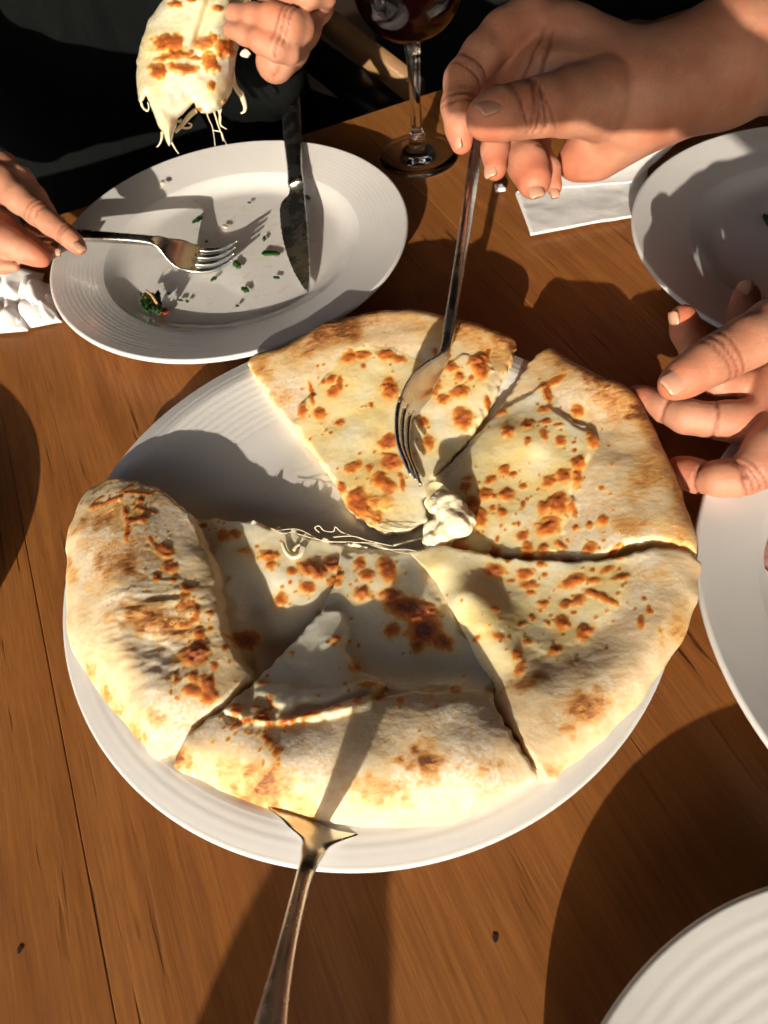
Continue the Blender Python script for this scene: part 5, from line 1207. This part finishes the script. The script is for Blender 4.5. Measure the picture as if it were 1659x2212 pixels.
nail(p1, body1, Lh(516, 925, .3755, 1)[0], lt[0][0] - lt[1][0], VIEW * 0.8 + _R * 0.5, 0.005, 0.0042, 0.0032)
nail(p1, body1, Sh(268, 338, .322, 1)[0], np.array(f3[3][0] - f3[2][0]), VIEW, 0.005, 0.004, 0.004, 'nailtip')
tors = []
for a in (-0.065, 0.0, 0.065):
    tors += chain([(tp(a, 0.04, 0.20), 0.085), (tp(a, 0.02, 0.02), 0.088), (tp(a, -0.005, -0.14), 0.094), (tp(a, 0.0, -0.34), 0.10)])[1]
legs = chain([(tp(-0.09, -0.02, -0.36), 0.085), (tp(-0.10, -0.34, -0.22), 0.07), (tp(-0.10, -0.40, -0.70), 0.05)])[1] + chain([(tp(0.09, -0.02, -0.36), 0.085), (tp(0.10, -0.34, -0.22), 0.07), (tp(0.10, -0.40, -0.70), 0.05)])[1]
cloth_body('shirt', [(0.045, tors), (0.03, chain([(shL, 0.065), (eL, 0.05), (wL, 0.030)])[1]), (0.02, chain([(shR, 0.06), (eR, 0.044), (wR, 0.0175)])[1])], 0.0055, 0.03, M['shirt'], p1, 0.0028)
cloth_body('trousers', [(0.04, legs)], 0.012, 0.02, M['dark'], p1, 0.002)
# button band and buttons follow the shirt front
def front(px, py):
    """first hit of the torso on that line of sight, marched"""
    d = ray(px, py); d = d / np.linalg.norm(d); t = 0.3
    o = np.array([0, 0, CAMZ])
    for _ in range(90):
        p = o + t * d; s_ = 1.0
        for p0, r0, q1, r1 in tors:
            ab = q1 - p0; k = np.clip(((p - p0) @ ab) / (ab @ ab), 0, 1)
            s_ = min(s_, np.linalg.norm(p - p0 - k * ab) - (r0 + k * (r1 - r0)))
        t += max(s_, 0.0005)
        if s_ < 0.001: break
    return o + t * d, -d
band = []
for py in np.linspace(-60, 330, 26):
    xl, xr = 130 + (py - 30) * 0.605, 206 + (py - 30) * 0.605
    row = []
    for k in range(7):
        p, nrm = front(xl + (xr - xl) * k / 6, py)
        row.append(p + nrm * (0.0052 if 0 < k < 6 else 0.0015))
    band.append(row)
V = np.array(band).reshape(-1, 3); F = []
for i in range(25):
    for j in range(6): a = i * 7 + j; F.append((a, a + 1, a + 8, a + 7))
mesh_obj('button_band', V, F, M['shirt'], p1)
for (bx_, by_) in ((262, 183), (207, 80), (150, -20), (318, 290)):
    p, nrm = front(bx_, by_)
    pr_ = [(0.0002, 0.0018), (0.0026, 0.0016), (0.0032, 0.0026), (0.0046, 0.0030), (0.0052, 0.0022), (0.0050, 0.0)]
    v, f = lathe(pr_, 24)
    R_ = np.array(Vector(nrm).to_track_quat('Z', 'Y').to_matrix())
    mesh_obj('button', v @ R_.T + p + nrm * 0.0055, f, M['plastic'], p1)

# ---------------------------------------------------------------- the slice held up behind the left plate
def hanging_slice():
    z = 0.4299
    outl = [(840, -40), (800, 30), (745, 100), (722, 180), (700, 230), (688, 310), (683, 380), (690, 470), (704, 520), (722, 500), (735, 478), (752, 520), (775, 580), (792, 625), (818, 668), (838, 710), (852, 737), (866, 715), (876, 665), (888, 640), (890, 600), (915, 578), (945, 545), (972, 515), (985, 545), (1010, 572), (1045, 572), (1075, 560), (1108, 552), (1140, 510), (1166, 462), (1172, 400), (1180, 320), (1200, 240), (1228, 150), (1250, 60), (1268, -40)]
    P = np.array(outl, float)
    # finer outline with small raggedness
    fine = []
    for i in range(len(P)):
        a, b = P[i], P[(i + 1) % len(P)]; m = max(1, int(np.hypot(*(b - a)) / 9))
        for j in range(m):
            q = a + (b - a) * j / m
            fine.append(q + 4.0 * np.array([noise2(q[0], q[1], 24, 1), noise2(q[0], q[1], 24, 2)]))
    P = np.array(fine); st = 5.0
    gx, gy = np.meshgrid(np.arange(670, 1290, st), np.arange(-45, 750, st), indexing='ij')
    ins = in_poly(gx, gy, P)
    bd = np.full(gx.shape, 1e3); bx = gx.copy(); by = gy.copy()
    for i in range(len(P)):
        d, qx, qy = seg_dist(gx, gy, P[i], P[(i + 1) % len(P)])
        m = d < bd; bx[m], by[m] = qx[m], qy[m]; bd = np.minimum(bd, d)
    use = ins & (bd > 1.2)
    cell = use[:-1, :-1] | use[1:, :-1] | use[:-1, 1:] | use[1:, 1:]
    keep = np.zeros(gx.shape, bool)
    for dx in (0, 1):
        for dy in (0, 1): keep[dx:gx.shape[0] - 1 + dx, dy:gx.shape[1] - 1 + dy] |= cell
    gx = np.where(keep & ~use, bx, gx); gy = np.where(keep & ~use, by, gy); bd = np.where(keep & ~use, 0, bd)
    idx = np.full(gx.shape, -1); idx[keep] = np.arange(keep.sum())
    q = np.stack([idx[:-1, :-1], idx[1:, :-1], idx[1:, 1:], idx[:-1, 1:]], -1)[cell]
    x, y, d = gx[keep], gy[keep], bd[keep]
    # relief towards the camera in metres
    fold = 0.012 * np.exp(-(((x - 870 + 0.25 * (y - 300)) / 150) ** 2)) + 0.010 * np.exp(-(((x - 1110 + 0.10 * y) / 100) ** 2)) - 0.005 * np.exp(-(((x - 1010 + 0.3 * (y - 150)) / 22) ** 2)) * np.clip((360 - y) / 200, 0, 1)
    rel = fold + 0.0012 * fbm(x, y, 120, 2, 4) + 0.0002 * fbm(x, y, 30, 2, 6)
    rel = rel + 0.006 * np.sqrt(np.clip(1 - (1 - np.clip(d / 45, 0, 1)) ** 2, 0, 1)) - 0.006 * np.clip((x - 1150) / 60, 0, 1.5)
    bl = [(850, 220, 70, 45, 0), (1035, 210, 50, 32, -20), (1125, 240, 45, 48, 20), (870, 282, 85, 20, -12), (790, 360, 42, 34, 20), (915, 345, 72, 26, 5), (1060, 320, 34, 46, -15), (1060, 430, 20, 27, 0), (980, 295, 34, 13, 0), (880, 20, 32, 18, 0), (1095, 40, 26, 15, 0), (965, 5, 20, 9, 0), (1000, 550, 14, 9, 0), (1130, 515, 16, 12, -50)]
    blis = np.zeros_like(x); toast = np.zeros_like(x)
    for i, (cx_, cy_, a, b, an) in enumerate(bl):
        c, s = math.cos(math.radians(an)), math.sin(math.radians(an))
        u = (c * (x - cx_) + s * (y - cy_)) / a; v = (-s * (x - cx_) + c * (y - cy_)) / b
        r = np.hypot(u, v) + 0.4 * noise2(x, y, 20, i)
        blis = np.maximum(blis, np.clip((1.4 - r) / 0.9, 0, 1) * 0.74)
        rel = rel + 0.0024 * np.sqrt(np.clip(1.05 - r, 0, 1))
    chz = np.ones_like(x)
    pale = np.clip(0.55 + 0.5 * noise2(x, y, 110, 19), 0, 1)
    w0 = 0.350 - 0.00003 * (y - 300)
    V = np.array([pw(z * a, z * b, c_ - r_) for a, b, c_, r_ in zip(x, y, w0, rel)])
    th_ = 0.004 + 0.004 * np.clip(d / 40, 0, 1)
    Bk = np.array([pw(z * a, z * b, c_ + t_ * np.clip(dd / 8, 0.15, 1)) for a, b, c_, t_, dd in zip(x, y, w0, th_, d)])
    e = np.concatenate([q[:, [0, 1]], q[:, [1, 2]], q[:, [2, 3]], q[:, [3, 0]]])
    es = np.sort(e, 1); kk = es[:, 0] * (len(x) + 1) + es[:, 1]
    _, inv, cnt = np.unique(kk, return_inverse=True, return_counts=True)
    be = e[cnt[inv] == 1]; n = len(x)
    F = np.concatenate([q[:, ::-1], q + n, np.stack([be[:, 0], be[:, 1], be[:, 1] + n, be[:, 0] + n], -1)])
    z2 = np.zeros(n)
    att = dict(toast=np.r_[toast, z2], blister=np.r_[blis, z2], cheese=np.r_[chz, z2 + 0.5], flour=np.r_[z2, z2], crumb=np.r_[z2, z2], pale=np.r_[pale, z2])
    c0 = empty('bread_slice', tuple(pw(z * 950, z * 300, 0.352)), 'folded cheesy slice dripping strings, held up by the hand at the top left', 'bread')
    mesh_obj('slice_body', np.concatenate([V, Bk]), F, M['bread'], c0, True, att)
    def strand(pts, r0, r1, w=0.346):
        S_ = spline([(z * a, z * b, w) for a, b in pts], 5 * len(pts))
        R_ = 0.6 * np.linspace(r0, r1, len(S_))
        v, f = ribbon([pw(*s) for s in S_], VIEW + 0.01, [ring_section(2 * r, 1.6 * r, 8, 2) for r in R_])
        mesh_obj('cheese_string', v, f, M['string'], c0)
    strand([(706, 500), (712, 530), (728, 552), (742, 558), (748, 540), (742, 515)], .0009, .0004)
    strand([(712, 515), (722, 545), (738, 553)], .0006, .0004)
    strand([(815, 665), (812, 700), (800, 728), (788, 740)], .0012, .0004)
    strand([(862, 715), (876, 740), (888, 760), (898, 773)], .0009, .0003)
    strand([(880, 665), (905, 640), (930, 610), (955, 580), (985, 555)], .0014, .0024)
    strand([(905, 640), (935, 645), (958, 640), (962, 625), (945, 620)], .0010, .0006)
    strand([(890, 605), (902, 612), (912, 600)], .0012, .0008)
    strand([(1038, 565), (1050, 600), (1068, 640), (1076, 690), (1082, 735)], .0005, .0003)
    strand([(1075, 560), (1088, 600), (1100, 640), (1112, 670), (1122, 710)], .0008, .0004)
    strand([(1098, 555), (1108, 590), (1108, 625), (1122, 640), (1140, 650)], .0009, .0003)
    strand([(1112, 550), (1102, 600), (1112, 640)], .0008, .0004)
    strand([(1068, 655), (1095, 660), (1115, 668), (1125, 700), (1152, 750)], .0005, .0002)
    strand([(1170, 330), (1172, 380), (1180, 430), (1200, 462), (1215, 480)], .0012, .0028, .353)
    strand([(1205, 465), (1222, 500), (1232, 540), (1226, 562), (1210, 570)], .0028, .0006, .353)
    return c0
hanging_slice()

# ---------------------------------------------------------------- bite of cheese under the fork tip, cheese strings on the plate
def blob(name, groups, h, mat, parent=None, wr_=0.0008, sc_=0.004):
    f, lo = body_field(groups, h, 0.0016, 0.003)
    V, F = surface_nets(f, lo, h); V = relax(V, F, 2); Nn = vnormals(V, F)
    V = V + Nn * (wr_ * (noise2(V[:, 0] + V[:, 2], V[:, 1] - V[:, 2], sc_, 3) + 0.5 * noise2(V[:, 0] - 0.5 * V[:, 2], V[:, 1], sc_ * 0.5, 7)))[:, None]
    return mesh_obj(name, V, F, mat, parent)
def Bp(px, py, z, r): return at(px, py, z), 0.86 * r
bt = empty('cheese_bite', tuple(at(965, 1110, 0.015)), 'lump of white melted cheese on a torn piece of bread below the fork tips', 'cheese')
blob('cheese_lump', [(0.002, chain([Bp(945, 1085, .021, .0050), Bp(968, 1100, .022, .0060), Bp(985, 1130, .021, .0058), Bp(960, 1150, .0185, .0052), Bp(942, 1160, .0175, .0050)])[1]),
                     (0.0015, chain([Bp(1000, 1105, .021, .0022), Bp(1016, 1125, .021, .0020), Bp(1012, 1145, .020, .0018), Bp(990, 1152, .0195, .0018), Bp(965, 1140, .021, .0022)])[1]),
                     (0.0015, chain([Bp(935, 1145, .018, .0040), Bp(938, 1165, .0165, .0040), Bp(958, 1168, .0165, .0036)])[1])], 0.0006, M['curd'], bt, 0.0009, 0.0032)
V, F = [], []
rows = [((922, 1040), (950, 1033), (985, 1062), (1003, 1090)), ((915, 1062), (945, 1052), (978, 1078), (1000, 1100)), ((922, 1085), (940, 1075), (965, 1095), (992, 1115)), ((925, 1112), (935, 1110), (950, 1120), (975, 1130))]
for i, row in enumerate(rows):
    for j, (a, b) in enumerate(row): V.append(at(a, b, 0.0225 + (0.003 if i == 0 else 0.0) - 0.002 * (i == 3) + 0.0008 * ((i * 3 + j * 5) % 4 - 1.5)))
for i in range(3):
    for j in range(3): F.append((i * 4 + j, i * 4 + j + 1, i * 4 + j + 5, i * 4 + j + 4))
o = mesh_obj('torn_crust', V, F, M['bread'], bt, True, dict(toast=[0.12] * 16, blister=[0] * 16, cheese=[0.1] * 16, flour=[0] * 16, crumb=[0.3] * 16))
md = o.modifiers.new('thick', 'SOLIDIFY'); md.thickness = 0.0016; md2 = o.modifiers.new('round', 'SUBSURF'); md2.levels = md2.render_levels = 2

st_ = empty('cheese_strings', tuple(at(760, 1160, 0.014)), 'tangle of pale melted cheese strings pulled across the gap between the slices', 'cheese')
def pstrand(pts, r0, r1):
    S_ = spline([(a, b, c) for a, b, c in pts], 6 * len(pts))
    rr = np.linspace(r0, r1, len(S_))
    v, f = ribbon([at(*s) for s in S_], (0, 0, 1), [ring_section(2 * r, 1.4 * r, 8, 2) for r in rr])
    mesh_obj('cheese_string', v, f, M['string'], st_)
rs = random.Random(11)
pstrand([(610, 1172, .0180), (618, 1192, .0178), (632, 1203, .0176), (648, 1198, .0178), (655, 1182, .0180)], .0007, .0012)
pstrand([(634, 1190, .0180), (640, 1180, .0184), (648, 1176, .0184)], .0008, .0005)
for x0, y0, L_, b_ in ((600, 1146, 150, 10), (640, 1152, 210, -6), (720, 1160, 170, 9), (760, 1172, 150, 6), (800, 1176, 120, -5), (585, 1140, 90, -8)):
    pstrand([(x0, y0, .0176), (x0 + L_ * .3, y0 + L_ * .05 - b_, .0182), (x0 + L_ * .65, y0 + L_ * .11 + b_ * .6, .0172), (x0 + L_, y0 + L_ * .17, .0158)], rs.uniform(.00012, .00028), .0001)
pstrand([(690, 1150, .0175), (680, 1140, .020), (690, 1136, .021), (700, 1146, .019), (720, 1148, .0175), (725, 1138, .020), (740, 1150, .018), (790, 1166, .016), (850, 1180, .0145)], .00025, .0002)
pstrand([(850, 1178, .0145), (890, 1168, .0135), (920, 1160, .0145), (930, 1150, .0165)], .0006, .0004)
pstrand([(810, 1172, .0145), (860, 1190, .014), (900, 1190, .014), (945, 1172, .0155)], .0006, .0004)

# ---------------------------------------------------------------- chairs behind the table
def beam(p, q, w_, t_, up=(0, 0, 1), n=2):
    p, q = np.array(p, float), np.array(q, float)
    return ribbon([p + (q - p) * i / n for i in range(n + 1)], up, [ring_section(w_, t_, 16, 6)] * (n + 1))
c1 = empty('chair', tuple(pw(760, 130, 0.85)), 'chair with a pale wooden rail and navy cushion behind the wine glass', 'chair')
A_, B_ = pw(560, -70, 0.72), pw(905, 203, 0.60)
def cpart(name, vf, mat): return mesh_obj(name, *vf, mat, c1)
cpart('rail', beam(A_, B_, 0.014, 0.022, (0.1, -0.3, 1)), M['chairwood'])
dwn = np.array([0, 0, -0.022])
cpart('lower_rail', beam(A_ + dwn + np.array([-.02, -.02, 0]), B_ + dwn + np.array([-.012, -.012, 0]), 0.03, 0.02), M['plastic'])
for q in (A_, B_): cpart('leg', beam(q + np.array([0, 0, -0.02]), np.array([q[0], q[1], -0.739]), 0.035, 0.035, (0, 1, 0)), M['chairwood'])
v, f = box_mesh(-0.16, 0.16, -0.14, 0.14, -0.035, 0.035, 0.012)
cm = np.array(v); rz = math.radians(-48); cr_ = np.array([[math.cos(rz), -math.sin(rz), 0], [math.sin(rz), math.cos(rz), 0], [0, 0, 1]])
cs_ = pw(640, 190, 0.72)
mesh_obj('cushion', cm @ cr_.T + cs_ + np.array([-0.06, -0.06, -0.06]), f, M['navy'], c1)
c2 = empty('chair', tuple(pw(1250, 60, 1.0)), 'dark chair with an orange wooden corner behind the upright hand', 'chair')
v, f = box_mesh(-0.26, 0.26, -0.03, 0.03, -0.30, 0.20, 0.012)
cc_ = pw(1200, 20, 1.02)
mesh_obj('backrest', np.array(v) + cc_ + np.array([0, 0.08, 0]), f, M['dark'], c2)
v, f = ribbon([pw(1325, 78, 0.80), pw(1370, 66, 0.80), pw(1425, 74, 0.79)], (0, 0.2, 1), [ring_section(0.05, 0.016, 12, 5)] * 3)
mesh_obj('armrest', v, f, M['chairwood'], c2)
for x in (-0.22, 0.22):
    q = cc_ + np.array([x, 0.08, -0.3]); mesh_obj('leg', *beam(q, (q[0], q[1], -0.739), 0.04, 0.04, (0, 1, 0)), M['chairwood'], c2)

# ---------------------------------------------------------------- phone that takes the picture; vessel, sheet and panels added out of view for shade
ph = empty('mobile_phone', (0, 0, CAMZ), 'dark phone held upright over the table to take the picture', 'phone')
v, f = box_mesh(-0.066, 0.014, -0.084, 0.016, -0.008, 0.0, 0.002)
Rm = np.stack([_R, _U, -_F], 1)
mesh_obj('case', np.array(v) @ Rm.T + np.array([0, 0, CAMZ]) - _F * 0.004, f, M['plastic'], ph)
added_jug = empty('added_clay_jug', (-0.142, -0.262, 0), 'small brown clay vessel added outside the frame to cast the front shadow', 'added_jug')  # invented vessel out of view, placed only to cast the front shadow
pj = spline([(0.001, 0.0), (0.026, 0.0), (0.031, 0.015), (0.033, 0.045), (0.031, 0.066), (0.025, 0.080), (0.019, 0.086), (0.018, 0.092), (0.015, 0.092), (0.014, 0.080), (0.026, 0.055), (0.026, 0.01), (0.001, 0.006)], 40).tolist()
v, f = lathe([(max(0.0005, r), max(0.0002, z)) for r, z in pj], 48); o = mesh_obj('added_jug_body', v, f, M['clay']); o.parent = added_jug
v, f = box_mesh(-3.0, 3.0, -2.6, 4.2, 1.95, 1.99, 0.005)
o = mesh_obj('added_canopy', v, f, M['dark']); tag(o, 'dark fabric sheet added overhead out of view to cut sky light', 'added_canopy')  # added overhead to cut the blue sky light
v, f = box_mesh(-5.5, 5.5, 4.3, 4.5, -0.739, 2.6, 0.01)
o = mesh_obj('added_back_wall', v, f, M['floor']); tag(o, 'dark panel added out of view behind the chairs to block sky light', 'added_wall')  # unseen panel, added to block the sky on the far side
v, f = box_mesh(3.05, 3.2, -2.4, 4.29, -0.739, 2.2, 0.01)
o = mesh_obj('added_side_wall', v, f, M['floor']); tag(o, 'dark panel added out of view at the right to block sky light', 'added_wall')  # unseen panel, added to keep sky light off from the right
v, f = box_mesh(-3.0, 3.0, -2.75, -2.65, -0.739, 0.45, 0.01)
o = mesh_obj('added_low_wall', v, f, M['floor']); tag(o, 'low dark panel added out of view behind the camera to block low sky', 'added_wall')  # added below the sun's path to hide the low sky

def PHN(r, u, f, rad): return np.array([0, 0, CAMZ]) + r * _R + u * _U + f * _F, rad
wrp = PHN(0.072, -0.112, -0.024, 0.022)
hand_p = [(0.007, chain([PHN(0.026, -0.042, -0.012, 0.012), PHN(0.032, -0.072, -0.014, 0.018), PHN(0.046, -0.090, -0.018, 0.020), wrp])[1] +
           [(PHN(0.032, -0.072, -0.014, 0.018)[0], 0.018, PHN(0.024, -0.082, -0.016, 0.014)[0], 0.014), (wrp[0], 0.024, np.array([0.17, -0.24, 0.125]), 0.031), (np.array([0.17, -0.24, 0.125]), 0.031, np.array([0.30, -0.36, 0.10]), 0.038)])]
for k in range(4):
    u_ = -0.030 - 0.0165 * k
    hand_p.append(chain([PHN(0.034, u_ - 0.004, -0.012, 0.0095), PHN(0.030, u_, 0.002, 0.0085), PHN(0.008, u_ + 0.002, 0.006, 0.0078), PHN(-0.012 + 0.004 * k, u_ + 0.003, 0.005, 0.0066)], .003))
hand_p.append(chain([PHN(0.028, -0.070, -0.016, 0.013), PHN(0.012, -0.060, -0.022, 0.010), PHN(-0.010, -0.050, -0.019, 0.008)], .003))
ph_p = empty('person', (0.25, -0.4, 0.0), 'forearm and hand of the photographer gripping the phone above the table', 'person')
body3 = body_obj(ph_p, [skin_body(hand_p, 0.0022, 0.002)])
